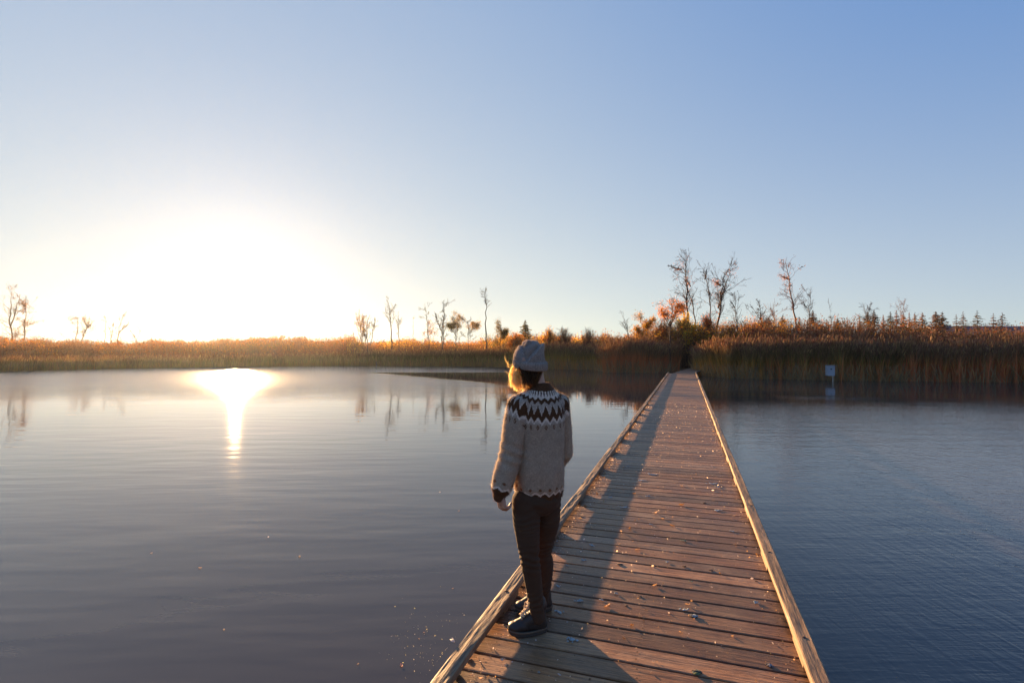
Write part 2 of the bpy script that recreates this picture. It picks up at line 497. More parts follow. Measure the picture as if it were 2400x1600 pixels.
reed_bed('reeds', 'rust coloured reeds with pale stems left of the boardwalk end', 1400, 1592, 5529,
         lambda x: float(np.interp(x, [1400, 1440, 1592], [2.15, 2.5, 2.6])), 4.0, [TAN, (0.32, 0.17, 0.09)], [BROWN, (0.2, 0.1, 0.045)], [PLUME, BROWN, TAN], 0.7)
reed_bed('reeds', 'tall golden tipped cattails right of the boardwalk end', 1625, 1800, 5990,
         lambda x: float(np.interp(x, [1625, 1680, 1800], [1.7, 2.45, 2.5])), 4.0, [OLIVE, TAN], [GREEN, OLIVE, (0.2, 0.14, 0.04)], [TAN, PLUME], 0.6)
reed_bed('reeds', 'dark green cattail bed behind the white nest box', 1790, 2120, 9676,
         lambda x: float(np.interp(x, [1790, 2000, 2120], [2.45, 2.35, 2.3])), 4.0, [BROWN, TAN, BROWN], [BROWN, GREEN, OLIVE], [TAN, PLUME, OLIVE], 0.5)
reed_bed('reeds', 'dark rust brown reeds along the right edge of the pond', 2100, 3100, 11980,
         lambda x: float(np.interp(x, [2100, 2250, 2600, 3100], [2.3, 2.5, 2.6, 2.6])), 4.5, [BROWN, RUST_R], [BROWN, RUST_R, OLIVE], [PLUME, BROWN], 0.5)

# thicket behind the reeds ------------------------------------------------
TOPY = [(-700, 800), (0, 803), (100, 800), (200, 806), (400, 807), (700, 797), (830, 800), (900, 808), (1000, 803), (1100, 808), (1200, 795), (1300, 795), (1395, 797),
        (1440, 800), (1500, 788), (1560, 778), (1650, 772), (1800, 768), (1950, 768), (2050, 774), (2200, 784), (2400, 786), (3100, 786)]
RUST = (0.22, 0.085, 0.035); ORANGE = (0.36, 0.15, 0.035); GOLD = (0.45, 0.26, 0.05); DULL = (0.13, 0.075, 0.045); MOSS = (0.11, 0.10, 0.035); RED = (0.25, 0.07, 0.035)
def thicket(label, px0, px1, Zf, nst, nlf, cols, gain=1.6, lsz=(0.04, 0.095), stemc=(0.13, 0.08, 0.055)):
    g = Geo()
    px = rng.uniform(px0, px1, nst)
    Z = np.interp(px, [a for a, b in Zf], [b for a, b in Zf]) + rng.uniform(-4, 9, nst)
    ty = np.interp(px, [a for a, b in TOPY], [b for a, b in TOPY])
    nz = np.array([noise.noise(Vector((x * 0.045, 1.3, 0))) + 0.6 * noise.noise(Vector((x * 0.16, 5.3, 0))) for x in px])
    H = (CAM_H + (816 - ty) / F * Z) * (1 + 0.27 * nz + rng.normal(0, 0.08, nst))
    H = np.maximum(H, 1.2)
    K = 4; t = np.linspace(0, 1, K)
    B = np.stack([(px - 1200) / F * Z, Z, np.full(nst, 0.1)], 1)
    lean = rng.normal(0, 0.16, (nst, 2))
    C = np.repeat(B[:, None, :], K, 1)
    C[:, :, 2] += H[:, None] * t
    C[:, :, 0] += lean[:, :1] * H[:, None] * t ** 1.3; C[:, :, 1] += lean[:, 1:] * H[:, None] * t ** 1.3
    S = rng.normal(size=(nst, 3)); S[:, 2] = 0; S /= np.linalg.norm(S, axis=1, keepdims=True)
    ribbons(g, C, np.array([0.02, 0.016, 0.011, 0.004])[None, :] * np.ones((nst, 1)), S, np.tile(np.array(stemc), (nst, K, 1)) * rng.uniform(0.6, 1.5, (nst, 1, 1)))
    # leaves hang on the stems
    i = rng.integers(0, nst, nlf); q = rng.uniform(0.12, 1.0, nlf) ** 0.8
    P = B[i] + 0
    P[:, 2] += H[i] * q; P[:, 0] += lean[i, 0] * H[i] * q ** 1.3; P[:, 1] += lean[i, 1] * H[i] * q ** 1.3
    P += rng.normal(0, 0.16, (nlf, 3))
    ci = (np.array([noise.noise(Vector((p[0] * 0.35, p[1] * 0.2, p[2] * 0.35))) for p in P]) * 1.6 + 0.5 + rng.normal(0, 0.18, nlf)).clip(0, 0.999)
    cols = np.asarray(cols)
    c = gain * cols[(ci * len(cols)).astype(int)] * (1 + rng.normal(0, 0.25, (nlf, 1))).clip(0.4, 1.8)
    leaves(g, P, rng.uniform(*lsz, nlf), c)
    o = g.build('thicket', M_leaf)
    tag(o, label, 'undergrowth', 'autumn undergrowth behind the reeds', 'stuff')
thicket('hazy orange undergrowth along the far left bank', -500, 830, [(-500, 52), (0, 58), (500, 70), (830, 68)], 6500, 120000, [DULL, RUST, ORANGE, DULL, MOSS, RUST], 1.25)
thicket('orange and brown undergrowth on the bank behind the person', 820, 1420, [(820, 68), (1420, 62)], 4600, 70000, [DULL, RUST, ORANGE, MOSS, RUST, GOLD])
thicket('brown belt of brush far behind the left and centre banks', -600, 1480, [(-600, 92), (1480, 92)], 5000, 90000, [DULL, RUST, DULL, MOSS, RUST], 0.9, lsz=(0.09, 0.2))
thicket('dense rust and gold undergrowth behind the end of the boardwalk', 1400, 1860, [(1400, 53), (1860, 46)], 5200, 62000, [DULL, RUST, RUST, ORANGE, GOLD, MOSS, DULL], 1.15)
thicket('dark red brown undergrowth along the right bank', 1840, 3000, [(1840, 45), (2400, 42), (3000, 42)], 6800, 75000, [DULL, RUST, MOSS, DULL, RED, ORANGE, DULL], 0.75)

# ------------------------------------------------------------------ trees
def branch_level(P0, D, Ln, R0, K, curl=0.25, up=0.15):
    """grow n curved branches; returns (C, Rr)"""
    n = len(P0)
    t = np.linspace(0, 1, K)
    side = rng.normal(size=(n, 3)) * curl
    C = P0[:, None, :] + D[:, None, :] * (Ln[:, None] * t)[..., None] + side[:, None, :] * (Ln[:, None] * t ** 2)[..., None]
    wig = rng.normal(0, 0.035, (n, K, 3)) * Ln[:, None, None]; wig[:, 0] = 0
    C += wig
    C[:, :, 2] += up * Ln[:, None] * t ** 2
    Rr = R0[:, None] * (1 - 0.8 * t)
    return C, Rr
def spawn(C, Rr, Ln, nper, t0, ang, lf, rf, K, up=0.15, jit=0.3):
    n, k, _ = C.shape
    idx = np.repeat(np.arange(n), nper)
    tt = rng.uniform(t0, 0.98, len(idx))
    f = tt * (k - 1); i0 = np.minimum(f.astype(int), k - 2); w = (f - i0)[:, None]
    P = C[idx, i0] * (1 - w) + C[idx, i0 + 1] * w
    T = C[idx, i0 + 1] - C[idx, i0]; T /= np.linalg.norm(T, axis=1, keepdims=True) + 1e-9
    rnd = rng.normal(size=(len(idx), 3)); rnd -= T * (rnd * T).sum(1, keepdims=True); rnd /= np.linalg.norm(rnd, axis=1, keepdims=True)
    a = R(ang) * (1 + rng.normal(0, jit, len(idx)))
    D = T * np.cos(a)[:, None] + rnd * np.sin(a)[:, None]
    L2 = Ln[idx] * lf * (1.25 - 0.8 * tt) * rng.uniform(0.5, 1.3, len(idx))
    R2 = (Rr[idx, i0] * (1 - w[:, 0]) + Rr[idx, i0 + 1] * w[:, 0]) * rf
    Cn, Rn = branch_level(P, D, L2, R2, K, up=up)
    return Cn, Rn, L2
def bare_tree(name, label, paths, Z, r0, n1=14, t0=0.35, ang=38, lf=0.32, leafc=None, nleaf=0, leafspan=(0.0, 1.0), cat='tree', group=None, barkc=(0.10, 0.07, 0.055), n2=5, n3=5, lsz=(0.035, 0.07), cl=0.0):
    """paths: list of [(px,py), ...] from the base up; the first is the main trunk"""
    base = at(paths[0][0][0], paths[0][0][1], Z); base.z = 0.1
    root = thing(name, label, cat, base, group)
    gt = Geo(); gc = Geo()
    allL = []
    for pi, path in enumerate(paths):
        pts = [at(x, y, Z) for x, y in path]
        if pi == 0 and pts[0].z > 0.2:
            pts.insert(0, Vector((pts[0].x, pts[0].y, 0.05)))
        A = np.array(pts)
        seg = np.concatenate([[0], np.cumsum(np.linalg.norm(np.diff(A, axis=0), axis=1))])
        K = 16
        q = np.linspace(0, seg[-1], K)
        C = np.stack([np.interp(q, seg, A[:, a]) for a in range(3)], 1)
        C[1:-1] = (C[:-2] + 2 * C[1:-1] + C[2:]) / 4
        C[1:, 1] += np.cumsum(rng.normal(0, 0.012 * seg[-1], K - 1))
        C[1:-1, 0] += rng.normal(0, 0.006 * seg[-1], K - 2)
        rr = (r0 if pi == 0 else r0 * 0.6) * (1 - 0.88 * np.linspace(0, 1, K) ** 0.9)
        tubes(gt, C[None], rr[None], barkc, 6)
        C1, R1, L1 = spawn(C[None], rr[None], np.array([seg[-1]]), n1, t0 if pi == 0 else 0.15, ang, lf, 0.5, 6)
        R1 = np.maximum(R1, 0.012)
        C2, R2, L2 = spawn(C1, R1, L1, n2, 0.2, 36, 0.55, 0.6, 5, up=0.1); R2 = np.maximum(R2, 0.009)
        C3, R3, L3 = spawn(C2, R2, L2, n3, 0.2, 34, 0.6, 0.6, 4, up=0.05); R3 = np.maximum(R3, 0.0045)
        for c_, r_ in ((C1, R1), (C2, R2), (C3, R3)):
            tubes(gc, c_, r_, np.array(barkc) * 1.1, 3)
        allL.append((C3, seg[-1]))
        # twigs on the top of the trunk itself
        Ct, Rt, Lt = spawn(C[None], rr[None], np.array([seg[-1]]), n1 * 4, 0.75 * t0 + 0.2, 42, lf * 0.35, 0.4, 4)
        tubes(gc, Ct, np.maximum(Rt, 0.006), np.array(barkc) * 1.1, 3)
    if nleaf:
        P = np.concatenate([c.reshape(-1, 3) for c, _ in allL])
        z = P[:, 2]; z0, z1 = z.min(), z.max()
        k = (z >= z0 + (z1 - z0) * leafspan[0]) & (z <= z0 + (z1 - z0) * leafspan[1])
        P = P[k]
        if cl > 0:
            keep = np.array([noise.noise(Vector(p) * 0.7) for p in P]) > cl - 0.5
            if keep.sum() > 10: P = P[keep]
        P = P[rng.integers(0, len(P), nleaf)] + rng.normal(0, 0.16, (nleaf, 3))
        leaves(gc, P, rng.uniform(*lsz, nleaf), 0.75 * pick(leafc, nleaf))
    gt.build('trunk', M_bark, root, True)
    gc.build('crown', M_leaf, root)
    return root
PINK = (0.26, 0.14, 0.09)
G_L = 'bare trees hazy in the sun glow on the left bank'
G_C = 'bare trees on the far centre bank'
G_R = 'tall bare trees behind the end of the boardwalk'
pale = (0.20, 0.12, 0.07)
# left bank
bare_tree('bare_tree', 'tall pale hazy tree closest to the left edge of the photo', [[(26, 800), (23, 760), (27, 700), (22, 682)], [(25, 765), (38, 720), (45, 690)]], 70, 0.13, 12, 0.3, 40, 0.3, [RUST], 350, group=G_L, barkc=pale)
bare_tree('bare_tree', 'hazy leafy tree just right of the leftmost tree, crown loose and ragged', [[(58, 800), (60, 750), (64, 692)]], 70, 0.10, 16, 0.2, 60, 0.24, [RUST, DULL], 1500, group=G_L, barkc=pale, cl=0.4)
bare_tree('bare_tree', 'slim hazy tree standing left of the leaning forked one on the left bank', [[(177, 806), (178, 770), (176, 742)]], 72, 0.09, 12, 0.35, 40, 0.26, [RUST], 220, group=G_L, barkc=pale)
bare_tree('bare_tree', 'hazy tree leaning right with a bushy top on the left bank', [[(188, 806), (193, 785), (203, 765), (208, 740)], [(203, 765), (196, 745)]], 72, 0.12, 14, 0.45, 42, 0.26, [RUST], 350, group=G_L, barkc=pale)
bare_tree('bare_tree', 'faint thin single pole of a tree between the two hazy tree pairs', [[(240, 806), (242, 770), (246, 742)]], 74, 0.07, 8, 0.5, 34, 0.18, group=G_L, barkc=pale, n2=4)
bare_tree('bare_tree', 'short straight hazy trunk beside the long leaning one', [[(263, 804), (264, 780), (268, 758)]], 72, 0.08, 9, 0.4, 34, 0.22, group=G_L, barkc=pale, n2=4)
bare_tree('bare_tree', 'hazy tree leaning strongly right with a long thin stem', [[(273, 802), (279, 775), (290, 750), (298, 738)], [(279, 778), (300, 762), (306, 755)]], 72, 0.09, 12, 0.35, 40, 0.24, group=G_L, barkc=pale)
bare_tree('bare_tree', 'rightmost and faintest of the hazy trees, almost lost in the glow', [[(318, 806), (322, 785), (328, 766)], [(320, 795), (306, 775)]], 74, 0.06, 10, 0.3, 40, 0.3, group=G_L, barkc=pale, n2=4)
# centre bank
bare_tree('bare_tree', 'very thin pale sapling left of the pale orange cluster on the centre bank', [[(830, 806), (829, 790), (826, 770)]], 66, 0.045, 7, 0.3, 28, 0.22, group=G_C, barkc=pale, n2=3)
bare_tree('bare_tree', 'pale orange brushy young tree, leftmost of the tall group on the centre bank', [[(850, 812), (846, 780), (843, 738)], [(848, 800), (852, 770), (850, 745)]], 64, 0.07, 16, 0.3, 20, 0.28, [GOLD, ORANGE], 500, (0.3, 0.8), group=G_C, barkc=(0.24, 0.12, 0.05))
bare_tree('bare_tree', 'bare tree with several steep upright stems beside the orange brushy one', [[(862, 812), (861, 780), (858, 738)], [(866, 812), (874, 780), (880, 745)], [(858, 806), (853, 775)]], 64, 0.09, 12, 0.4, 30, 0.26, group=G_C)
bare_tree('bare_tree', 'tall bare straight trunk, taller of a pair left of centre', [[(920, 816), (917, 770), (913, 725), (913, 696)]], 60, 0.10, 14, 0.55, 34, 0.2, group=G_C)
bare_tree('bare_tree', 'shorter thin bare trunk just right of the taller one of the pair', [[(934, 812), (934, 770), (932, 730)]], 60, 0.075, 9, 0.5, 30, 0.18, group=G_C, n2=4)
bare_tree('bare_tree', 'faint bare pole alone between the trunk pair and the forked tree', [[(969, 808), (969, 770), (968, 742)]], 62, 0.045, 4, 0.5, 26, 0.12, group=G_C, n2=2, barkc=pale)
bare_tree('bare_tree', 'bare tree with drooping rusty leaves low on its crown, left of the forked tree', [[(1006, 806), (1002, 770), (996, 710)]], 62, 0.07, 16, 0.35, 50, 0.2, [RUST, ORANGE], 500, (0.1, 0.5), group=G_C)
bare_tree('bare_tree', 'bare tree forked into a wide V left of the lone tall tree', [[(1036, 812), (1034, 775), (1041, 745), (1037, 706)], [(1034, 775), (1024, 750), (1020, 735)], [(1040, 806), (1040, 760)]], 60, 0.115, 16, 0.45, 36, 0.24, group=G_C)
bare_tree('lone_tree', 'lone tall bare tree with a small twiggy top, left of the person', [[(1141, 816), (1140, 790), (1137, 760), (1140, 715), (1136, 690), (1139, 670)]], 56, 0.12, 12, 0.72, 36, 0.13, group=None)
bare_tree('leafy_tree', 'small tree with umbrella shaped yellow brown crown left of the lone tall tree', [[(1068, 812), (1070, 785), (1066, 765), (1074, 752)], [(1070, 788), (1058, 770), (1054, 762)]], 58, 0.055, 14, 0.45, 50, 0.3, [(0.28, 0.17, 0.05), MOSS], 2600, (0.5, 1.0), group='small leafy trees on the centre bank', cl=0.3)
bare_tree('leafy_tree', 'small tree with loose arching yellow leaf clumps right beside the lone tall tree', [[(1098, 812), (1097, 785), (1099, 765), (1092, 750)], [(1098, 785), (1110, 762), (1122, 768)]], 58, 0.05, 12, 0.5, 50, 0.3, [(0.26, 0.17, 0.06), TAN], 1700, (0.5, 1.0), group='small leafy trees on the centre bank', cl=0.4)
bare_tree('leafy_tree', 'dark olive bushy tree left of the beanie, uneven crown', [[(1172, 812), (1174, 785), (1172, 760)], [(1173, 795), (1186, 775)]], 56, 0.07, 16, 0.2, 55, 0.3, [MOSS, DULL, (0.16, 0.12, 0.04)], 4200, (0.0, 1.0), group='small leafy trees on the centre bank')
# right of centre: the tall group
bare_tree('bare_tree', 'slender bare sapling left of the round yellow tree', [[(1474, 790), (1469, 770), (1464, 748)]], 50, 0.04, 9, 0.3, 30, 0.28, group='small bare trees along the right bank', n2=4)
bare_tree('leafy_tree', 'round yellow and ochre tree left of the boardwalk end', [[(1512, 800), (1512, 775), (1502, 748), (1504, 742)], [(1512, 778), (1522, 758), (1530, 750)], [(1512, 790), (1490, 770)]], 50, 0.06, 16, 0.3, 55, 0.28, [(0.40, 0.23, 0.05), ORANGE, MOSS], 5200, (0.25, 1.0), cl=0.25, cat='tree')
bare_tree('orange_tree', 'small tree with orange leaves in its crown, dark trunk in front of the tall ones', [[(1571, 798), (1571, 765), (1575, 730), (1582, 695)], [(1571, 765), (1558, 745), (1552, 728)], [(1572, 760), (1590, 715), (1600, 735)]], 44, 0.085, 16, 0.3, 40, 0.28, [ORANGE, (0.45, 0.2, 0.08)], 2400, (0.45, 1.0), cl=0.35)
bare_tree('bare_tree', 'tallest tree, sinuous trunk with a few pink orange leaves, leftmost of the tall group', [[(1608, 772), (1606, 735), (1604, 690), (1606, 660), (1598, 632), (1592, 608), (1586, 598)], [(1597, 632), (1580, 628), (1566, 622)], [(1604, 738), (1596, 712)]], 50, 0.15, 18, 0.5, 42, 0.2, [PINK, RUST], 420, (0.0, 0.9), group=G_R, cl=0.4)
bare_tree('bare_tree', 'slim S curved bare trunk just right of the tallest tree', [[(1631, 775), (1631, 725), (1620, 675), (1622, 650), (1628, 628)], [(1619, 672), (1608, 650)]], 50, 0.10, 14, 0.5, 36, 0.2, [PINK], 130, (0.1, 0.7), group=G_R, cl=0.4)
bare_tree('bare_tree', 'bare trunk bending left at the top, left of the twin stemmed tree', [[(1669, 778), (1664, 735), (1661, 690), (1652, 655), (1649, 628)], [(1652, 655), (1656, 632)]], 50, 0.105, 13, 0.6, 32, 0.2, group=G_R)
bare_tree('bare_tree', 'sturdy tree splitting into two close upright stems, right one of the tall group', [[(1678, 780), (1681, 725), (1690, 670), (1698, 635), (1708, 606)], [(1683, 722), (1695, 685), (1706, 650), (1712, 640)], [(1690, 670), (1672, 658)]], 50, 0.15, 18, 0.4, 40, 0.22, [RUST, PINK], 420, (0.2, 0.85), group=G_R, cl=0.5)
bare_tree('bare_tree', 'medium bare tree right of the twin stemmed one, trunk leaning slightly right', [[(1730, 798), (1727, 765), (1723, 720), (1720, 684)], [(1723, 722), (1712, 705)]], 46, 0.075, 14, 0.4, 40, 0.24, group='small bare trees along the right bank')
bare_tree('bare_tree', 'bare tree arching over to the left in a long curve', [[(1790, 775), (1780, 745), (1765, 722), (1755, 712)], [(1782, 750), (1782, 722), (1776, 704)]], 50, 0.07, 12, 0.4, 38, 0.26, group='small bare trees along the right bank')
bare_tree('bare_tree', 'thin pale bare tree between the arching one and the tall lone one at right', [[(1817, 775), (1814, 745), (1816, 708)], [(1815, 750), (1806, 722)]], 52, 0.055, 12, 0.4, 34, 0.24, group='small bare trees along the right bank', barkc=(0.3, 0.2, 0.13))
bare_tree('bare_tree', 'tall pale barked tree standing alone above the spruces at right', [[(1867, 785), (1863, 745), (1857, 705), (1853, 670), (1852, 640), (1848, 612)], [(1852, 655), (1836, 650), (1826, 642)]], 48, 0.125, 18, 0.45, 44, 0.18, [PINK], 280, (0.3, 1.0), group=G_R, barkc=(0.22, 0.13, 0.09), cl=0.3)
bare_tree('bare_tree', 'crooked dark bare tree between the tall pale tree and a rounded spruce', [[(1895, 785), (1894, 745), (1892, 722), (1896, 700), (1896, 672)], [(1892, 722), (1880, 712)]], 48, 0.07, 12, 0.4, 38, 0.2, group='small bare trees along the right bank')
bare_tree('bare_tree', 'thin faint sapling alone left of the dense spruce group', [[(1947, 770), (1946, 745), (1944, 722)]], 56, 0.04, 7, 0.3, 30, 0.25, group='small bare trees along the right bank', n2=3)
bare_tree('bare_tree', 'bare twiggy tree rising out of the first dark spruces', [[(2034, 760), (2030, 730), (2024, 708)], [(2032, 745), (2042, 712)]], 60, 0.07, 14, 0.3, 36, 0.26, group='small bare trees along the right bank')
bare_tree('bare_tree', 'faint bare treetop forking widely behind the row of spruces', [[(2110, 760), (2109, 735), (2104, 706)], [(2110, 745), (2122, 704)]], 95, 0.08, 14, 0.3, 40, 0.26, group='small bare trees along the right bank', barkc=(0.25, 0.16, 0.12))

# spruces -------------------------------------------------------------------
def spruce(label, px, topy, Z, wpx, col=(0.045, 0.05, 0.022), tips=(0.22, 0.10, 0.035), gap=0.0):
    top = at(px, topy, Z)
    root = thing('spruce_tree', label, 'spruce', (top.x, Z, 0.1), 'spruces on the right horizon')
    H = top.z
    gt = Geo(); gc = Geo()
    t = np.linspace(0, 1, 8)
    C = np.stack([np.full(8, top.x), np.full(8, float(Z)), 0.05 + (H - 0.05) * t], 1)[None]
    tubes(gt, C, (0.14 * (1 - 0.93 * t))[None], (0.09, 0.06, 0.045), 6)
    half = wpx * 1.2 / 2 / F * Z
    nw = 30 if gap == 0 else 19
    zt = 1 - (np.linspace(0.02, 1, nw)) ** 1.15
    for w, q in enumerate(zt):
        n = 9 if gap == 0 else 7
        dn = (1 - q) * H * F / Z
        ln = half * min(1.3, (dn / 38) ** 0.85) * (0.5 + 0.6 * rng.random(n)) + 0.03
        az = rng.uniform(0, 2 * math.pi) + np.arange(n) * 2 * math.pi / n + rng.normal(0, 0.2, n)
        K = 6; s = np.linspace(0, 1, K)
        D = np.stack([np.cos(az), np.sin(az)], 1)
        P = np.zeros((n, K, 3))
        P[:, :, 0] = top.x + D[:, :1] * ln[:, None] * s; P[:, :, 1] = Z + D[:, 1:] * ln[:, None] * s
        P[:, :, 2] = 0.3 + (H - 0.3) * (q + rng.normal(0, 0.012, (n, 1))) + ln[:, None] * (-0.55 * s + 0.30 * s ** 2)
        tubes(gc, P, np.tile(np.array([0.02, 0.016, 0.012, 0.01, 0.008, 0.004]), (n, 1)), (0.08, 0.05, 0.035), 3)
        m_ = n * 34
        i = rng.integers(0, n, m_); u = rng.uniform(0.15, 1.0, m_)
        Q = np.stack([np.interp(u * (K - 1), np.arange(K), np.arange(K)) for _ in range(1)], 1)[:, 0]
        i0 = np.minimum(Q.astype(int), K - 2); f = (Q - i0)[:, None]
        B = P[i, i0] * (1 - f) + P[i, i0 + 1] * f
        sd = rng.normal(size=(m_, 3)); sd[:, 2] = -0.25 + 0.4 * sd[:, 2]
        sd += np.concatenate([D[i], np.zeros((m_, 1))], 1) * 0.9
        sd /= np.linalg.norm(sd, axis=1, keepdims=True)
        l2 = rng.uniform(0.10, 0.24, m_) * np.clip(ln[i] * 1.6, 0.22, 0.9)
        CC = B[:, None, :] + sd[:, None, :] * (l2[:, None] * np.array([0, .5, 1.0]))[..., None]
        SS = np.cross(sd, rng.normal(size=(m_, 3))); SS /= np.linalg.norm(SS, axis=1, keepdims=True)
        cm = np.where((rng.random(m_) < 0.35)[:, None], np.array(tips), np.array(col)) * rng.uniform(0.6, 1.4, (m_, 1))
        ribbons(gc, CC, l2[:, None] * np.array([0.10, 0.16, 0.03]), SS, np.repeat(cm[:, None, :], 3, 1))
    gt.build('trunk', M_bark, root, True)
    gc.build('crown', M_needle, root)
DK = (0.085, 0.065, 0.026); RU = (0.22, 0.095, 0.035); OR = (0.42, 0.19, 0.045)  # needle colours warmed to orange, low sunlight worked into them
spr = [
 (1231, 750, 62, 34, MOSS, (0.2, 0.12, 0.04), 'olive green spruce standing alone on the bank behind the beanie'),
 (1802, 742, 62, 26, DK, RU, 'dark spruce just left of the thin pale bare tree'),
 (1834, 738, 62, 34, (0.08, 0.075, 0.025), OR, 'olive spruce left of the tall pale barked tree'),
 (1873, 742, 62, 20, DK, RU, 'narrow dark spruce right behind the tall pale barked trunk'),
 (1905, 727, 56, 34, (0.06, 0.045, 0.02), RU, 'rounded dark rusty spruce right of the crooked bare tree'),
 (1963, 747, 52, 44, (0.07, 0.05, 0.025), RU, 'broad low bushy spruce in front of the thin sapling'),
 (2015, 741, 80, 18, RU, OR, 'small orange brown spruce, first of the long row at right'),
 (2033, 729, 78, 30, DK, RU, 'dark spruce under the bare twiggy treetop'),
 (2048, 727, 78, 34, (0.05, 0.04, 0.025), RU, 'broad dark spruce right of the bare twiggy treetop'),
 (2070, 738, 84, 18, RU, OR, 'small slender spruce left of the darkest narrow one'),
 (2087, 731, 80, 26, DK, DK, 'darkest narrow spruce of the long row'),
 (2101, 727, 82, 20, RU, RU, 'tall narrow brown spruce right of the darkest one'),
 (2117, 732, 82, 22, OR, RU, 'bright orange lit spruce in the long row'),
 (2131, 732, 84, 14, RU, OR, 'very narrow spruce between two orange ones'),
 (2144, 733, 82, 24, (0.14, 0.08, 0.025), OR, 'second bright orange spruce of the long row, wider at the foot'),
 (2162, 732, 82, 28, (0.14, 0.08, 0.03), OR, 'orange brown spruce left of the big double topped pair'),
 (2193, 729, 76, 44, (0.09, 0.055, 0.025), RU, 'largest brown spruce of the row, left of a close pair'),
 (2208, 730, 78, 30, DK, RU, 'dark spruce tucked against the right side of the largest one'),
 (2241, 737, 84, 20, DK, RU, 'small spruce with clear sky on both sides, left of a slim one'),
 (2257, 730, 84, 26, DK, RU, 'slim dark spruce with separate drooping tiers'),
 (2290, 728, 84, 36, DK, DK, 'open branched dark spruce standing free against the sky'),
 (2328, 735, 80, 28, (0.10, 0.055, 0.025), OR, 'spruce with orange foot left of the last one'),
 (2349, 733, 80, 34, (0.05, 0.04, 0.022), RU, 'last spruce at the right end of the row'),
]
for px, ty, Z, w, c, tp, lab in spr:
    spruce(lab, px, ty, Z, w, c, tp, gap=1 if px > 2235 else 0)

# shrubs that stand out of the thicket ---------------------------------------
def shrub(label, px, topy, Z, wpx, cols, nleaf, nstem=40, basey=None, lsz=(0.04, 0.08)):
    top = at(px, topy, Z)
    root = thing('shrub', label, 'shrub', (top.x, Z, 0.1), 'shrubs standing out above the undergrowth')
    H = top.z; half = wpx / 2 / F * Z
    g1 = Geo(); g2 = Geo()
    n = nstem
    P0 = np.tile(np.array([top.x, Z, 0.05]), (n, 1)) + rng.normal(0, 0.12, (n, 3)) * np.array([1, 1, 0])
    az = rng.uniform(0, 6.28, n); el = rng.uniform(0.0, 1.0, n)
    tip = np.stack([top.x + np.cos(az) * half * el, Z + np.sin(az) * half * el, H * (1 - 0.35 * el ** 2) * rng.uniform(0.8, 1.0, n)], 1)
    t = np.linspace(0, 1, 6)
    C = P0[:, None, :] + (tip - P0)[:, None, :] * t[None, :, None]
    C[:, :, 2] += (H * 0.10 * np.sin(t * math.pi))[None, :]
    C[:, 1:] += rng.normal(0, 0.03, (n, 5, 3))
    Rr = 0.022 * (1 - 0.8 * t)[None, :] * rng.uniform(0.6, 1.2, (n, 1))
    tubes(g1, C, Rr, (0.11, 0.07, 0.05), 4)
    Ln = np.full(n, H)
    C2, R2, L2 = spawn(C, Rr, Ln, 9, 0.35, 28, 0.26, 0.6, 4); R2 = np.maximum(R2, 0.008)
    C3, R3, L3 = spawn(C2, R2, L2, 4, 0.2, 30, 0.5, 0.6, 3); R3 = np.maximum(R3, 0.006)
    tubes(g2, C2, R2, (0.13, 0.085, 0.06), 3); tubes(g2, C3, R3, (0.13, 0.085, 0.06), 3)
    if nleaf:
        P = np.concatenate([C2.reshape(-1, 3), C3.reshape(-1, 3)])
        P = P[rng.integers(0, len(P), nleaf)] + rng.normal(0, 0.09, (nleaf, 3))
        leaves(g2, P, rng.uniform(*lsz, nleaf), pick(cols, nleaf))
    g1.build('stems', M_bark, root); g2.build('foliage', M_leaf, root)
shr = [
 (1287, 774, 54, 34, [(0.30, 0.19, 0.05), ORANGE], 3000, 'round ochre shrub just right of the beanie'),
 (1322, 770, 56, 44, [DULL], 250, 'bare twiggy grey shrub between the ochre one and the round bare one'),
 (1380, 773, 56, 46, [DULL], 150, 'round bare fan shaped shrub standing clear against the sky'),
 (1208, 784, 56, 40, [RUST, ORANGE], 2500, 'rusty shrub behind the left side of the beanie'),
 (1556, 757, 48, 46, [(0.33, 0.15, 0.04), RUST], 4200, 'rounded rust orange shrub left of the small orange tree'),
 (1604, 742, 47, 62, [(0.30, 0.28, 0.05), GOLD, GOLD], 6000, 'yellow green leafy shrub at the foot of the tallest tree'),
 (1657, 738, 48, 30, [ORANGE, RED], 1500, 'loose red orange shrub between two bare trunks'),
 (1642, 768, 46, 50, [GOLD, ORANGE], 2600, 'low golden shrub at the foot of the S curved trunk'),
 (1712, 768, 46, 60, [GOLD, ORANGE, MOSS], 3000, 'low bright gold shrub right of the twin stemmed tree'),
 (1765, 762, 48, 60, [RUST, RED, ORANGE], 3000, 'red brown shrub under the arching bare tree'),
 (1788, 745, 50, 34, [DULL, RUST], 1600, 'dark brown shrub where the arching bare tree meets the ground'),
 (1925, 757, 50, 50, [DULL, RUST], 1600, 'brown shrub between the rounded and the broad low spruce'),
 (1990, 764, 50, 50, [DULL, RUST], 900, 'thin brown shrub left of the long row of spruces'),
 (1480, 790, 48, 60, [RUST, DULL, ORANGE], 2400, 'low rusty shrub under the round yellow tree'),
]
for px, ty, Z, w, c, nl, lab in shr:
    shrub(lab, px, ty, Z, w, c, nl)

# ------------------------------------------------------------------ box helpers
def box(g, c, h, col, ax=Vector((1, 0, 0)), ay=Vector((0, 1, 0)), az=Vector((0, 0, 1))):
    c = Vector(c)
    V = [c + ax * (sx * h[0]) + ay * (sy * h[1]) + az * (sz * h[2]) for sz in (-1, 1) for sy in (-1, 1) for sx in (-1, 1)]
    Fc = [(0, 2, 3, 1), (4, 5, 7, 6), (0, 1, 5, 4), (2, 6, 7, 3), (0, 4, 6, 2), (1, 3, 7, 5)]
    g.add([tuple(v) for v in V], Fc, col)

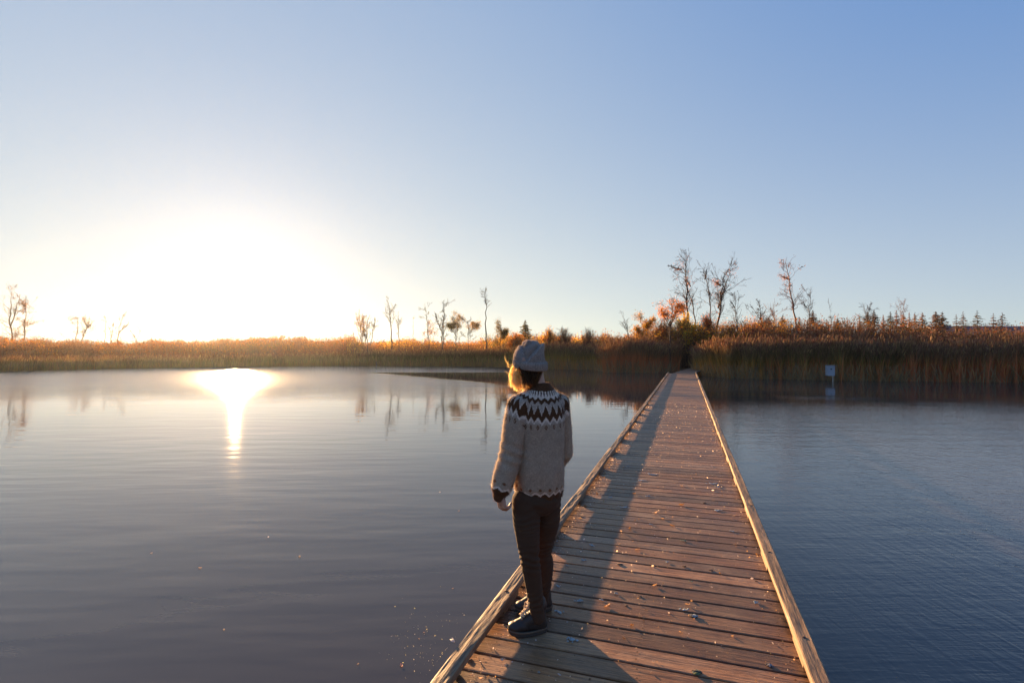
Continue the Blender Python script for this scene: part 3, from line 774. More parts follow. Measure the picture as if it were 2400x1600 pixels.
# long low building far right behind the spruces ------------------------------
def building():
    Y = 112.0
    a = at(2175, 764, Y); b = at(2560, 760, Y)
    ridge = a.z; x0, x1 = a.x, b.x
    root = thing('long_building', 'long low building with a dark maroon roof behind the last spruces', 'building', ((x0 + x1) / 2, Y, 0.2))
    mw = simple('siding', (0.13, 0.08, 0.07), 0.85); mr = simple('roof_metal', (0.13, 0.045, 0.045), 0.55); mg = simple('window_glass', (0.03, 0.035, 0.045), 0.1)
    eave = ridge - 1.9; d = 5.0
    g = Geo(); box(g, ((x0 + x1) / 2, Y, (0.2 + eave) / 2), ((x1 - x0) / 2, d, (eave - 0.2) / 2), (1, 1, 1))
    g.add([(x0, Y - d, eave), (x0, Y + d, eave), (x0, Y, ridge - 0.1)], [(0, 1, 2)], (1, 1, 1))
    g.add([(x1, Y - d, eave), (x1, Y + d, eave), (x1, Y, ridge - 0.1)], [(0, 2, 1)], (1, 1, 1))
    g.build('wall', mw, root)
    g = Geo(); o = 0.5; th = 0.12
    for sgn in (-1, 1):
        e = (x0 - o, Y + sgn * (d + o), eave - 0.15)
        V = [(x0 - o, Y, ridge), (x1 + o, Y, ridge), (x1 + o, e[1], e[2]), (x0 - o, e[1], e[2])]
        V += [(x, y, z - th) for x, y, z in V]
        g.add(V, [(0, 1, 2, 3), (7, 6, 5, 4), (0, 4, 5, 1), (1, 5, 6, 2), (2, 6, 7, 3), (3, 7, 4, 0)], (1, 1, 1))
    g.build('roof', mr, root)
    for k in range(5):
        x = x0 + 4 + k * 6.5
        g = Geo(); box(g, (x, Y - d - 0.03, eave - 1.1), (0.8, 0.04, 0.5), (1, 1, 1)); g.build('window', mg, root)
building()

# white nest box on a pole ------------------------------------------------------
def nest_box():
    Y = 30.5
    bl = at(1936.5, 880, Y); tr = at(1954.5, 857, Y)
    cx = (bl.x + tr.x) / 2; w = (tr.x - bl.x) / 2; h = (tr.z - bl.z) / 2; cz = (bl.z + tr.z) / 2
    root = thing('nest_box', 'pale square nest box on a thin pole standing in the water at right', 'nest box', (cx, Y, 0))
    m = simple('painted_board', (0.30, 0.33, 0.38), 0.6); mp = simple('galvanised_pole', (0.50, 0.44, 0.38), 0.5, Metallic=0.3); md = simple('entrance_shade', (0.03, 0.03, 0.03), 0.9)
    rot = R(-12); ax = Vector((math.cos(rot), math.sin(rot), 0)); ay = Vector((-math.sin(rot), math.cos(rot), 0))
    g = Geo(); box(g, (cx, Y, cz), (w * 0.84, 0.17, h), (1, 1, 1), ax, ay); g.build('box_body', m, root)
    g = Geo(); box(g, (cx - 0.0, Y - 0.02, cz + h + 0.012), (w * 0.93, 0.20, 0.012), (1, 1, 1), ax, ay); g.build('lid', m, root)
    g = Geo()
    k = 14; c = Vector((cx, Y, cz + h * 0.35)) - ay * 0.173
    V = [tuple(c)] + [tuple(c + ax * (0.05 * math.cos(i * 2 * math.pi / k)) + Vector((0, 0, 0.04 * math.sin(i * 2 * math.pi / k)))) for i in range(k)]
    g.add(V, [(0, i + 1, (i + 1) % k + 1) for i in range(k)], (1, 1, 1)); g.build('entrance_hole', md, root)  # flat dark disc, colour stands in for the shade inside the opening
    g = Geo(); px = at(1953, 886, Y).x
    tubes(g, np.array([[(px, Y + 0.05, -0.5), (px, Y + 0.05, 0.3), (px - 0.01, Y + 0.05, cz)]]), np.array([[0.03, 0.03, 0.03]]), (1, 1, 1), 8)
    g.build('pole', mp, root, True)
nest_box()
def stake():
    p = ground(882, 865)
    root_m = simple('weathered_stake', (0.32, 0.24, 0.19), 0.8)
    g = Geo(); t = np.linspace(0, 1, 5)
    C = np.stack([p.x + 0.03 * t, np.full(5, p.y), -0.4 + 1.15 * t], 1)[None]
    tubes(g, C, np.array([[0.05, 0.05, 0.045, 0.045, 0.03]]), (1, 1, 1), 6)
    o = g.build('stake', root_m, None, False)
    tag(o, 'thin pale stake standing in the water before the far centre bank', 'stake')
stake()

# ------------------------------------------------------------------ boardwalk
def bw(s, l, z):
    return U * s + Vv * l + Vector((0, 0, z))
LEFT, RIGHT = -1.146, 0.639
S_END = 35.7
PITCHB = 0.161
def boardwalk():
    root = thing('boardwalk', 'long narrow wooden boardwalk running over the pond into the reeds', 'boardwalk', tuple(bw(4, -0.25, DECK)))
    s0 = ground(1500, 1557, DECK).dot(U)
    g = Geo()
    k0 = int((-3.5 - s0) / PITCHB); k1 = int((S_END - s0) / PITCHB)
    prof = [(0.0, -0.036), (0.0, -0.004), (0.004, 0.0), (1.0, 0.0), (1.0, 0.0), (1.0, -0.036)]
    def plank(g, a, b, l0, l1, z, col, fwd=U, side=Vv, org=Vector((0, 0, 0)), tw=0.0):
        nseg = 7
        pr = [(a, -0.036), (a, -0.0045), (a + 0.0045, 0.0), ((a + b) / 2, -0.0008), (b - 0.0045, 0.0), (b, -0.0045), (b, -0.036)]
        V = []
        wob = [random.gauss(0, 0.0012) for _ in range(nseg + 1)]
        for i in range(nseg + 1):
            l = l0 + (l1 - l0) * i / nseg
            for s, dz in pr:
                p = org + fwd * (s + wob[i] * (1 if abs(s - a) < 0.01 else 0.5)) + side * l
                V.append((p.x, p.y, z + dz + tw * (s - a) / (b - a) * (i / nseg - 0.5) + (s - (a + b) / 2) * tw * 0.5))
        m = len(pr)
        Fc = [(i * m + j, (i + 1) * m + j, (i + 1) * m + j + 1, i * m + j + 1) for i in range(nseg) for j in range(m - 1)]
        Fc += [(i * m + m - 1, (i + 1) * m + m - 1, (i + 1) * m, i * m) for i in range(nseg)]
        g.add(V, Fc, col)
        g.add([V[j] for j in range(m)], [(0, 1, 5, 6)], col); g.add([V[nseg * m + j] for j in range(m)], [(6, 5, 1, 0)], col)
    for k in range(k0, k1):
        gap = random.uniform(0.009, 0.021)
        a = s0 + k * PITCHB + gap / 2; b = s0 + (k + 1) * PITCHB - gap / 2
        t = random.choice((0.62, 0.8, 0.9, 1.0, 1.0, 1.1, 1.25, 1.4)) * random.uniform(0.93, 1.07); w = random.uniform(-0.10, 0.10)
        plank(g, a, b, LEFT + 0.012 + random.uniform(-0.006, 0.006), RIGHT - 0.012 + random.uniform(-0.006, 0.006), DECK + random.uniform(-0.0007, 0.0007), (t * (1 + w), t, t * (1 - w)), tw=random.uniform(-0.0015, 0.0015))
    g.build('decking', M_plank, root)
    # second run of decking that bends right into the reeds
    g = Geo()
    U2 = Vector((math.sin(TH + R(7)), math.cos(TH + R(7)), 0)); V2 = Vector((U2.y, -U2.x, 0)); org = bw(S_END + 0.05, -0.18, 0)
    for k in range(70):
        a = k * PITCHB; t = random.uniform(0.8, 1.2)
        plank(g, a + 0.006, a + PITCHB - 0.006, -0.66, 0.66, DECK + 0.012, (t, t, t), U2, V2, org)
    g.build('landing_decking', M_plank, root)
    # rails
    def rail(sa, sb, side, seedv):
        l0 = LEFT if side < 0 else RIGHT - 0.087
        zt = 0.074; th = 0.036; w = 0.087
        ns = max(4, int((sb - sa) / (0.025 if sa < 9 else 0.12)))
        crs = []
        for i in range(9): crs.append((w * i / 8, zt))
        crs += [(w, zt - th * 0.5), (w, zt - th)]
        for i in range(3, -1, -1): crs.append((w * i / 4, zt - th))
        crs += [(0, zt - th * 0.5)]
        m = len(crs); V = []; C = []
        amp = 0.0055 if side < 0 else 0.0025
        for i in range(ns + 1):
            s = sa + (sb - sa) * i / ns
            bow = 0.006 * noise.noise(Vector((s * 0.35, seedv, 0)))
            for (l, z) in crs:
                P = Vector((s * 2.2, (l0 + l) * 34, z * 30 + seedv))
                e = noise.noise(P) * amp + noise.noise(Vector((s * 9, (l0 + l) * 60, seedv))) * amp * 0.5
                edge = 1.0 if (l < 0.006 or l > w - 0.006) and z > zt - 0.001 else 0.0
                chip = max(0.0, noise.noise(Vector((s * 1.3, seedv * 3 + l * 12, 2.0))) - 0.12) * 0.022 * edge
                inw = (-1 if l > w / 2 else 1)
                lo = l0 + l + (0.0035 * edge + chip * 0.7) * inw + bow + (e * 0.8 if (l < 0.001 or l > w - 0.001) else 0)
                p = bw(s, lo, DECK + z + (e if z > zt - 0.001 else 0) - chip - 0.003 * edge)
                V.append(tuple(p))
                tone = 1.0 + 0.35 * noise.noise(Vector((s * 0.9, (l0 + l) * 50, 7 + seedv)))
                C.append((tone, tone * 0.98, tone * 0.95))
        Fc = [(i * m + j, (i + 1) * m + j, (i + 1) * m + (j + 1) % m, i * m + (j + 1) % m) for i in range(ns) for j in range(m)]
        g = Geo(); g.add(V, Fc, C)
        for i in (0, ns):
            idx = [i * m + j for j in range(m)]
            c = np.mean([V[q] for q in idx], axis=0)
            g.add([tuple(c)] + [V[q] for q in idx], [(0, q + 1, (q + 1) % m + 1) for q in range(m)], (0.8, 0.75, 0.7))
        return g.build('rail_board', M_rail, root)
    jl = ground(1432, 1049, DECK + 0.07).dot(U)
    cuts = [-3.4, jl - 7.3, jl - 3.66, jl, jl + 3.66]
    while cuts[-1] < S_END - 5: cuts.append(cuts[-1] + 3.66)
    cuts.append(S_END)
    cuts = sorted(set(round(c, 3) for c in cuts if c >= -3.4))
    for i, (a, b) in enumerate(zip(cuts, cuts[1:])):
        rail(a + 0.004, b - 0.004, -1, i * 2.3)
    cr = [-3.4, 0.8, 5.68, 10.56]
    while cr[-1] < S_END - 5.5: cr.append(cr[-1] + 4.88)
    cr.append(S_END)
    for i, (a, b) in enumerate(zip(cr, cr[1:])):
        rail(a + 0.004, b - 0.004, 1, 50 + i * 2.3)
    # spacer blocks under the rails
    for side in (-1, 1):
        l = (LEFT if side < 0 else RIGHT - 0.087) + 0.0435
        s = 4.42 - 1.24 * 6
        while s < S_END - 0.2:
            g = Geo()
            box(g, bw(s + random.uniform(-0.05, 0.05), l + random.uniform(-0.003, 0.003), DECK + 0.0185), (0.04, 0.15 + random.uniform(-0.02, 0.03), 0.0165), (0.85, 0.8, 0.75), Vv, U)
            g.build('spacer_block', M_rail, root)
            s += 1.24
    # stringers and posts below the deck
    mj = simple('dark_timber', (0.05, 0.035, 0.028), 0.85)
    for l in (LEFT + 0.03, -0.25, RIGHT - 0.03):
        g = Geo(); box(g, bw((S_END - 3.4) / 2, l, DECK - 0.036 - 0.075), (0.02, (S_END + 3.4) / 2, 0.073), (1, 1, 1), Vv, U)
        g.build('stringer', mj, root)
    s = -3.0
    while s < S_END:
        for l in (LEFT + 0.12, RIGHT - 0.12):
            g = Geo(); p = bw(s, l, 0)
            tubes(g, np.array([[(p.x, p.y, -1.2), (p.x, p.y, -0.4), (p.x, p.y, DECK - 0.04)]]), np.full((1, 3), 0.07), (1, 1, 1), 10)
            g.build('piling', mj, root, True)
        s += 3.66
    # bolts through the rails above the nearest blocks, screw heads in the planks
    mb = simple('rusty_bolt', (0.09, 0.055, 0.04), 0.6, Metallic=0.6)
    for side in (-1, 1):
        l = (LEFT if side < 0 else RIGHT - 0.087) + 0.043
        for k in range(-2, 10):
            s = 4.42 + 1.24 * k
            g = Geo(); p = bw(s, l, 0)
            tubes(g, np.array([[(p.x, p.y, DECK + 0.066), (p.x, p.y, DECK + 0.0755), (p.x, p.y, DECK + 0.0785)]]), np.array([[0.0115, 0.0115, 0.001]]), (1, 1, 1), 10)
            g.build('bolt', mb, root)
    g = Geo()
    for k in range(k0, k1):
        for l in (LEFT + 0.14, -0.25, RIGHT - 0.14):
            for f in (0.28, 0.72):
                p = bw(s0 + (k + f) * PITCHB + random.uniform(-.006, .006), l + random.uniform(-.012, .012), DECK)
                a = np.arange(8) * math.pi / 4
                g.add([(p.x, p.y, DECK + 0.0022)] + [(p.x + 0.0052 * math.cos(q), p.y + 0.0052 * math.sin(q), DECK + 0.0016) for q in a], [(0, i + 1, (i + 1) % 8 + 1) for i in range(8)], (1, 1, 1))
    o = g.build('screw_heads', mb, root); o['kind'] = 'stuff'
boardwalk()

# ------------------------------------------------------------------ debris on the deck
M_drop = simple('dried_dropping', (0.31, 0.34, 0.34), 0.85)
M_dropg = simple('mossy_dropping', (0.20, 0.24, 0.17), 0.9)
M_clod = mat_attr('mud_clod', 0.9)
def where(l):
    return 'against the left rail' if l < -0.75 else 'left of the middle' if l < -0.35 else 'near the middle' if l < 0.05 else 'right of the middle' if l < 0.35 else 'close to the right rail'
placed = {}
ORD = ['nearest', 'second nearest', 'third nearest', 'fourth nearest', 'fifth nearest', 'sixth nearest', 'seventh nearest', 'eighth nearest', 'ninth nearest', 'tenth nearest', 'farthest']
def finish_labels():
    for (kind, zone), lst in placed.items():
        lst.sort(key=lambda q: q[0])
        for i, (s, o) in enumerate(lst):
            w = ORD[min(i, 9)] if len(lst) > 1 else 'only'
            o['label'] = f"{kind} on the planks {zone}, only one there" if w == 'only' else f"{kind} on the planks {zone}, {w} there"
def put(o, kind, cat, group, P):
    s = P.dot(U); l = P.dot(Vv)
    tag(o, None, cat, group)
    placed.setdefault((kind, where(l)), []).append((s, o))
def splat(px, py, wpx, mat=M_drop, kind='pale dried bird dropping'):
    P = ground(px, py, DECK)
    r = wpx / 2 / F * P.y
    g = Geo(); z = DECK + 0.0035
    for k in range(random.randint(7, 12)):
        a = random.uniform(0, 6.28); q = r * random.uniform(0.15, 1.0) if k else 0
        c = P + Vv * (math.cos(a) * q) + U * (math.sin(a) * q * 0.7)
        rr = r * (0.40 if k == 0 else random.uniform(0.08, 0.30)); n = 12
        V = [(c.x, c.y, z + 0.003 + 0.0006 * k)]
        for i in range(n):
            t = i * 2 * math.pi / n; q2 = rr * random.uniform(0.6, 1.15)
            p = c + Vv * (math.cos(t) * q2) + U * (math.sin(t) * q2)
            V.append((p.x, p.y, z))
        g.add(V, [(0, i + 1, (i + 1) % n + 1) for i in range(n)], (1, 1, 1))
    o = g.build('bird_dropping', mat)
    put(o, kind, 'dropping', 'bird droppings on the boardwalk', P)
def clod(px, py, wpx, cols, kind='small dark mud clod', cat='clod', grp='mud and plant clods on the boardwalk', n=3, flat=0.3):
    P = ground(px, py, DECK); r = wpx / 2 / F * P.y
    g = Geo()
    bm = bmesh.new(); bmesh.ops.create_icosphere(bm, subdivisions=2, radius=1)
    base = np.array([v.co[:] for v in bm.verts]); fc = np.array([[v.index for v in f.verts] for f in bm.faces]); bm.free()
    for k in range(n):
        a = random.uniform(0, 6.28); q = r * random.uniform(0.0, 0.8) if k else 0
        rr = r * random.uniform(0.3, 0.65)
        nz = np.array([1 + 0.5 * noise.noise(Vector(v) * 2.2 + Vector((px, k * 3.1, 0))) for v in base])[:, None]
        V = base * nz * np.array([rr, rr * random.uniform(0.5, 1), rr * flat])
        c = P + Vv * (math.cos(a) * q) + U * (math.sin(a) * q * 0.6)
        V = V + np.array([c.x, c.y, DECK + rr * flat * 0.6])
        V[:, 2] = np.maximum(V[:, 2], DECK + 0.001)
        g.add(V, fc, np.array(random.choice(cols)))
    o = g.build('mud_clod' if cat == 'clod' else 'dry_leaf', M_clod)
    put(o, kind, cat, grp, P)
def curl_leaf(px, py, wpx, col, z=DECK, kind='curled orange brown dry leaf', water=False):
    P = ground(px, py, z); r = wpx / 2 / F * P.y
    K = 7; a0 = random.uniform(0, 6.28)
    d = Vector((math.cos(a0), math.sin(a0), 0)); e = Vector((-d.y, d.x, 0))
    cu = random.uniform(0.2, 0.9) if not water else random.uniform(0.05, 0.25)
    V = []
    for i in range(K):
        t = i / (K - 1) * 2 - 1
        w = r * 0.55 * max(0.06, 1 - t * t) ** 0.7
        zz = cu * r * t * t * (1.2 if t > 0 else 0.5)
        for j in range(5):
            u = (j - 2) / 2
            p = P + d * (t * r) + e * (u * w * (1 - 0.3 * cu))
            V.append((p.x, p.y, z + 0.003 + zz + abs(u) * w * cu * 0.8 + 0.1 * r * math.sin(t * 9 + u * 5) ** 2))
    Fc = [(i * 5 + j, i * 5 + j + 1, (i + 1) * 5 + j + 1, (i + 1) * 5 + j) for i in range(K - 1) for j in range(4)]
    g = Geo(); g.add(V, Fc, col)
    o = g.build('dry_leaf', M_leaf, None, True)
    if water: return o
    put(o, kind, 'leaf', 'dry leaves on the boardwalk', P)
c1 = lambda x, y: (1300 + x / 3.92, 1100 + y / 3.92)
for x, y, w in [(800, 100, 26), (930, 45, 14), (1440, 130, 30), (1500, 160, 18), (1490, 375, 28), (1630, 568, 15), (640, 345, 22), (340, 698, 16), (265, 833, 14), (1035, 848, 15),
                (565, 1140, 12), (420, 1197, 14), (215, 1205, 20), (45, 1310, 26), (1850, 1225, 20), (1190, 1290, 26), (515, 255, 14), (860, 245, 16), (875, 505, 13), (120, 885, 10), (30, 1075, 12)]:
    splat(*c1(x, y), w)
for x, y, w in [(1670, 850, 34), (970, 1050, 16), (1340, 1180, 9), (1735, 460, 18), (1790, 55, 14), (1520, 310, 16)]:
    splat(950 + x / 4.276, 1300 + y / 4.276, w)
for x, y, w in [(1258, 1033, 12), (1180, 655, 16)]:
    splat(*c1(x, y), w, M_dropg, 'greenish bird dropping')
for x, y, w in [(870, 310, 9), (930, 290, 10), (560, 245, 9), (890, 830, 16), (940, 850, 20), (790, 920, 12), (1660, 745, 9), (640, 740, 12), (980, 600, 8), (1080, 505, 9)]:
    splat(1350 + x / 5.2275, 950 + y / 5.2275, w)
GB = [(0.16, 0.18, 0.17), (0.24, 0.27, 0.28), (0.10, 0.09, 0.08)]
GM = [(0.10, 0.12, 0.05), (0.16, 0.19, 0.13), (0.06, 0.05, 0.04)]
DM = [(0.05, 0.035, 0.03), (0.08, 0.055, 0.045), (0.2, 0.19, 0.2)]
clod(*c1(1270, 1345), 26, GB, 'large grey clod of plant matter', n=6)
clod(1500 + 620 / 4.704, 1300 + 1290 / 4.704, 30, GM, 'large green and grey clod', n=7)
clod(1500 + 1430 / 4.704, 1300 + 1220 / 4.704, 26, DM, 'black clod flecked with white', n=7)
for x, y, w in [(1380, 310, 14), (1530, 150, 12), (1430, 925, 15), (1195, 890, 12), (1850, 1025, 10), (1730, 700, 10), (590, 870, 16), (650, 1248, 12), (785, 1165, 14), (250, 435, 9)]:
    clod(*c1(x, y), w, [(0.07, 0.045, 0.035), (0.12, 0.08, 0.06)])
for x, y, w in [(950, 610, 24), (900, 635, 14), (1000, 560, 16), (620, 1020, 16), (520, 1200, 26), (690, 935, 10)]:
    clod(950 + x / 4.276, 1300 + y / 4.276, w, [(0.20, 0.12, 0.06), (0.28, 0.18, 0.10)], 'crumpled brown clump of leaf litter', n=5, flat=0.5)
LF = [(0.5, 0.30, 0.16), (0.55, 0.38, 0.26), (0.35, 0.18, 0.07)]
for x, y, w in [(1163, 152, 9), (1165, 330, 12), (690, 545, 10), (760, 740, 12), (610, 575, 9), (920, 1070, 12), (1220, 1245, 10), (480, 1265, 14), (710, 1435, 10), (930, 405, 9), (990, 455, 9), (1080, 520, 10), (285, 345, 12), (390, 228, 7), (1865, 790, 12), (1520, 960, 7), (1160, 1500, 9), (730, 225, 8)]:
    curl_leaf(*c1(x, y), w * 1.1, random.choice(LF))
for x, y, w in [(2270, 710, 11), (2030, 520, 14), (1130, 290, 9), (670, 1215, 12), (760, 1245, 12)]:
    curl_leaf(950 + x / 4.276, 1300 + y / 4.276, w, random.choice(LF))
finish_labels()
# white feather caught on the outside of the left rail
def feather():
    P = ground(1066, 1503, DECK + 0.075)
    g = Geo(); n = 16
    C = np.zeros((n, 4, 3)); t = np.linspace(0, 1, 4)
    for i in range(n):
        a = -0.9 + 1.8 * i / n + random.uniform(-0.1, 0.1); ln = random.uniform(0.012, 0.03)
        d = -Vv * math.cos(a) + U * math.sin(a) * 0.8 + Vector((0, 0, 0.35))
        for k in range(4): C[i, k] = np.array(P) + np.array(d) * ln * t[k]
    ribbons(g, C, np.full((n, 4), 0.0022), np.tile(np.array([0, 0, 1.0]), (n, 1)), np.full((n, 4, 3), 0.6))
    tag(g.build('feather', M_leaf), 'tiny white feather caught on the outer edge of the left rail', 'feather')
feather()
# crumbs
def crumbs():
    g = Geo(); n = 8000
    s = rng.uniform(1.0, 16, n) ** 1.0; l = np.where(rng.random(n) < 0.55, LEFT + 0.09 + rng.exponential(0.16, n), rng.uniform(LEFT + .05, RIGHT - 0.1, n))
    l = np.where(rng.random(n) < 0.12, RIGHT - 0.1 - rng.exponential(0.06, n), l).clip(LEFT + 0.02, RIGHT - 0.09)
    P = np.array([bw(a, b, DECK + 0.004) for a, b in zip(s, l)])
    leaves(g, P, (0.0016 + rng.exponential(0.0022, n)) * (0.8 + s / 28), pick([(0.5, 0.4, 0.32), (0.28, 0.17, 0.09), (0.12, 0.08, 0.05), (0.35, 0.3, 0.28)], n), flat=0.6)
    tag(g.build('crumbs', M_leaf), 'fine pale crumbs of dry plant litter scattered over the planks', 'litter', None, 'stuff')
crumbs()
# floating leaves on the pond
FL = [(355, 1296, 5), (702, 1304, 8), (469, 1331, 8), (525, 1475, 8), (941, 1559, 12), (839, 1556, 6), (994, 1482, 5), (1031, 1153, 4), (1075, 1197, 5), (1061, 1379, 5), (982, 1497, 5), (629, 1258, 4), (1043, 1555, 5)]
FLL = ['largest pink floating leaf close to the boardwalk', ]
FLT = ['faint leaf floating far left of the others', 'bright yellow leaf floating in the open middle of the left water', 'pale leaf floating left of the bright yellow one', 'tilted yellow leaf floating low in the left water', 'largest pink leaf floating near the bottom of the photo', 'small reddish leaf floating left of the large pink one',
       'tiny pale leaf floating near the nearest part of the left rail', 'tiny leaf floating left of the sleeve', 'small leaf floating left of the hand', 'tiny leaf floating left of the knees', 'tiny yellow leaf beside the nearest left rail', 'faintest tiny leaf floating in the bright water', 'small dark pink leaf floating by the bottom of the left rail']
for (x, y, w), lab in zip(FL, FLT):
    o = curl_leaf(x, y, w, (0.6, 0.4, 0.25) if w < 12 else (0.6, 0.3, 0.25), z=0.0, water=True)
    o.name = 'floating_leaf'
    tag(o, lab, 'leaf', 'leaves floating on the pond')
def specks():
    g = Geo(); n = 130
    px = rng.normal(990, 45, n); py = rng.normal(1500, 55, n)
    px = np.minimum(px, 1165 - (py - 1380) * 0.78 - 10)
    P = np.array([ground(a, b, 0.003) for a, b in zip(px, py)])
    leaves(g, P, rng.uniform(0.001, 0.004, n), pick([(0.45, 0.4, 0.2), (0.5, 0.45, 0.35)], n), flat=0.9)
    tag(g.build('specks', M_leaf), 'tiny yellow specks floating beside the left rail', 'litter', None, 'stuff')
specks()

# ------------------------------------------------------------------ person
def cap_chain(bm, pts, rad, seg=14):
    """closed cone segments with balls at the joints"""
    pts = [Vector(p) for p in pts]
    for p, r in zip(pts, rad):
        bmesh.ops.create_icosphere(bm, subdivisions=3 if r > 0.02 else 2, radius=r * 0.999, matrix=Matrix.Translation(p))
    for a, b, ra, rb in zip(pts, pts[1:], rad, rad[1:]):
        d = b - a
        if d.length < 1e-5: continue
        mtx = Matrix.Translation((a + b) / 2) @ d.to_track_quat('Z', 'Y').to_matrix().to_4x4()
        bmesh.ops.create_cone(bm, cap_ends=True, segments=seg, radius1=ra, radius2=rb, depth=d.length, matrix=mtx)
def ball(bm, c, r, ax=None, rot=0.0):
    m = Matrix.Translation(Vector(c)) @ Matrix.Rotation(rot, 4, 'Z') @ Matrix.Diagonal((*r, 1)) 
    bmesh.ops.create_icosphere(bm, subdivisions=4, radius=1.0, matrix=m)
def loft(bm, rings, n=40):
    """rings: (cx, cy, z, a, b, yaw[, tiltx, tilty])"""
    rows = []
    for r in rings:
        cx, cy, z, a, b, yaw = r[:6]
        tx = r[6] if len(r) > 6 else 0; ty = r[7] if len(r) > 7 else 0
        row = []
        for i in range(n):
            t = i * 2 * math.pi / n
            x, y = a * math.cos(t), b * math.sin(t)
            wx = x * math.cos(yaw) - y * math.sin(yaw); wy = x * math.sin(yaw) + y * math.cos(yaw)
            row.append(bm.verts.new((cx + wx, cy + wy, z + tx * wx + ty * wy)))
        rows.append(row)
    for p, q in zip(rows, rows[1:]):
        for i in range(n):
            bm.faces.new((p[i], p[(i + 1) % n], q[(i + 1) % n], q[i]))
    bm.faces.new(rows[0][::-1]); bm.faces.new(rows[-1])
def remeshed(bm, voxel, smooth_it=6, fac=0.5):
    bmesh.ops.recalc_face_normals(bm, faces=bm.faces[:])
    me = bpy.data.meshes.new('tmp'); bm.to_mesh(me); bm.free()
    o = bpy.data.objects.new('tmp', me); COL.objects.link(o)
    m = o.modifiers.new('r', 'REMESH'); m.mode = 'VOXEL'; m.voxel_size = voxel
    s = o.modifiers.new('s', 'SMOOTH'); s.iterations = smooth_it; s.factor = fac
    dg = bpy.context.evaluated_depsgraph_get(); dg.update()
    me2 = bpy.data.meshes.new_from_object(o.evaluated_get(dg))
    bpy.data.objects.remove(o); bpy.data.meshes.remove(me)
    me2.materials.clear()
    return me2
def mesh_obj(name, me, mat, parent, cols=None, smooth=True):
    me.name = name
    me.materials.append(mat)
    me.polygons.foreach_set('use_smooth', np.full(len(me.polygons), smooth))
    if cols is not None:
        for a in list(me.color_attributes): me.color_attributes.remove(a)
        at_ = me.color_attributes.new('Col', 'FLOAT_COLOR', 'POINT')
        c = np.ones((len(me.vertices), 4), dtype=np.float32); c[:, :3] = cols
        at_.data.foreach_set('color', c.ravel())
    o = bpy.data.objects.new(name, me); COL.objects.link(o)
    o.parent = parent
    loc = parent.location if parent.parent is None else PBASE
    o.matrix_parent_inverse = Matrix.Translation(loc).inverted() if parent.parent is None else Matrix.Identity(4)
    return o
def verts_np(me):
    a = np.empty(len(me.vertices) * 3, dtype=np.float32); me.vertices.foreach_get('co', a); return a.reshape(-1, 3)
def set_verts(me, a):
    me.vertices.foreach_set('co', np.asarray(a, dtype=np.float32).ravel()); me.update()
def normals_np(me):
    a = np.empty(len(me.vertices) * 3, dtype=np.float32); me.vertices.foreach_get('normal', a); return a.reshape(-1, 3)

PBASE = Vector((0.15, 3.08, DECK))
Ft = Vector((-0.5, 0.866, 0)); Rt = Vector((0.866, 0.5, 0))
Fh = Vector((-0.80, 0.60, 0)); Rh = Vector((0.60, 0.80, 0))
person = thing('person', 'person in grey beanie and patterned wool sweater standing on the boardwalk, seen from behind', 'person', PBASE)
SH_L = at(1212, 944, 3.00); EL_L = at(1197, 1065, 2.98); WR_L = at(1172, 1156, 2.95)
SH_R = at(1312, 940, 3.17); EL_R = at(1319, 1060, 3.22); WR_R = Vector((0.20, 3.36, 1.16))
HIP_L = at(1236, 1170, 3.02); KN_L = at(1241, 1305, 2.98); AN_L = Vector((0.147, 2.992, DECK + 0.10))
HIP_R = at(1281, 1168, 3.13); KN_R = at(1272, 1300, 3.18); AN_R = Vector((0.193, 3.237, DECK + 0.10))
HEAD = at(1243, 843, 3.08); NECK0 = at(1260, 915, 3.08); NECK1 = at(1253, 872, 3.075)

def hand(bm, W, d, pn, sd, curl):
    """W wrist, d along the hand, pn palm normal, sd towards the thumb"""
    d = d.normalized(); sd = (sd - d * sd.dot(d)).normalized(); pn = d.cross(sd) if d.cross(sd).dot(pn) > 0 else -d.cross(sd)
    offs = [0.027, 0.009, -0.009, -0.026]; lens = [0.070, 0.078, 0.072, 0.056]; kn = [0.083, 0.086, 0.081, 0.074]
    for o_, l_, k_, c_ in zip(offs, lens, kn, curl):
        K = W + d * k_ + sd * o_
        cap_chain(bm, [W + sd * o_ * 0.6 + d * 0.012, W + d * k_ * 0.6 + sd * o_ * 0.9, K], [0.0155, 0.0135, 0.0105], 10)
        a = 0.0; p = K; pts = [K]; 
        for f, da in zip((0.45, 0.30, 0.25), c_):
            a += R(da)
            dr = d * math.cos(a) + pn * math.sin(a) + sd * (o_ * 2.0)
            p = p + dr.normalized() * l_ * f; pts.append(p)
        cap_chain(bm, pts, [0.0098, 0.0088, 0.0080, 0.0068], 10)
    T0 = W + sd * 0.020 + d * 0.020; T1 = W + sd * 0.042 + d * 0.048 + pn * 0.012; T2 = T1 + (d * 0.8 + sd * 0.25 + pn * 0.5).normalized() * 0.030; T3 = T2 + (d * 0.75 + pn * 0.75).normalized() * 0.025
    cap_chain(bm, [T0, T1, T2, T3], [0.015, 0.012, 0.0098, 0.0080], 10)
    ball(bm, W + d * 0.045 + pn * 0.002, (0.022, 0.022, 0.03))

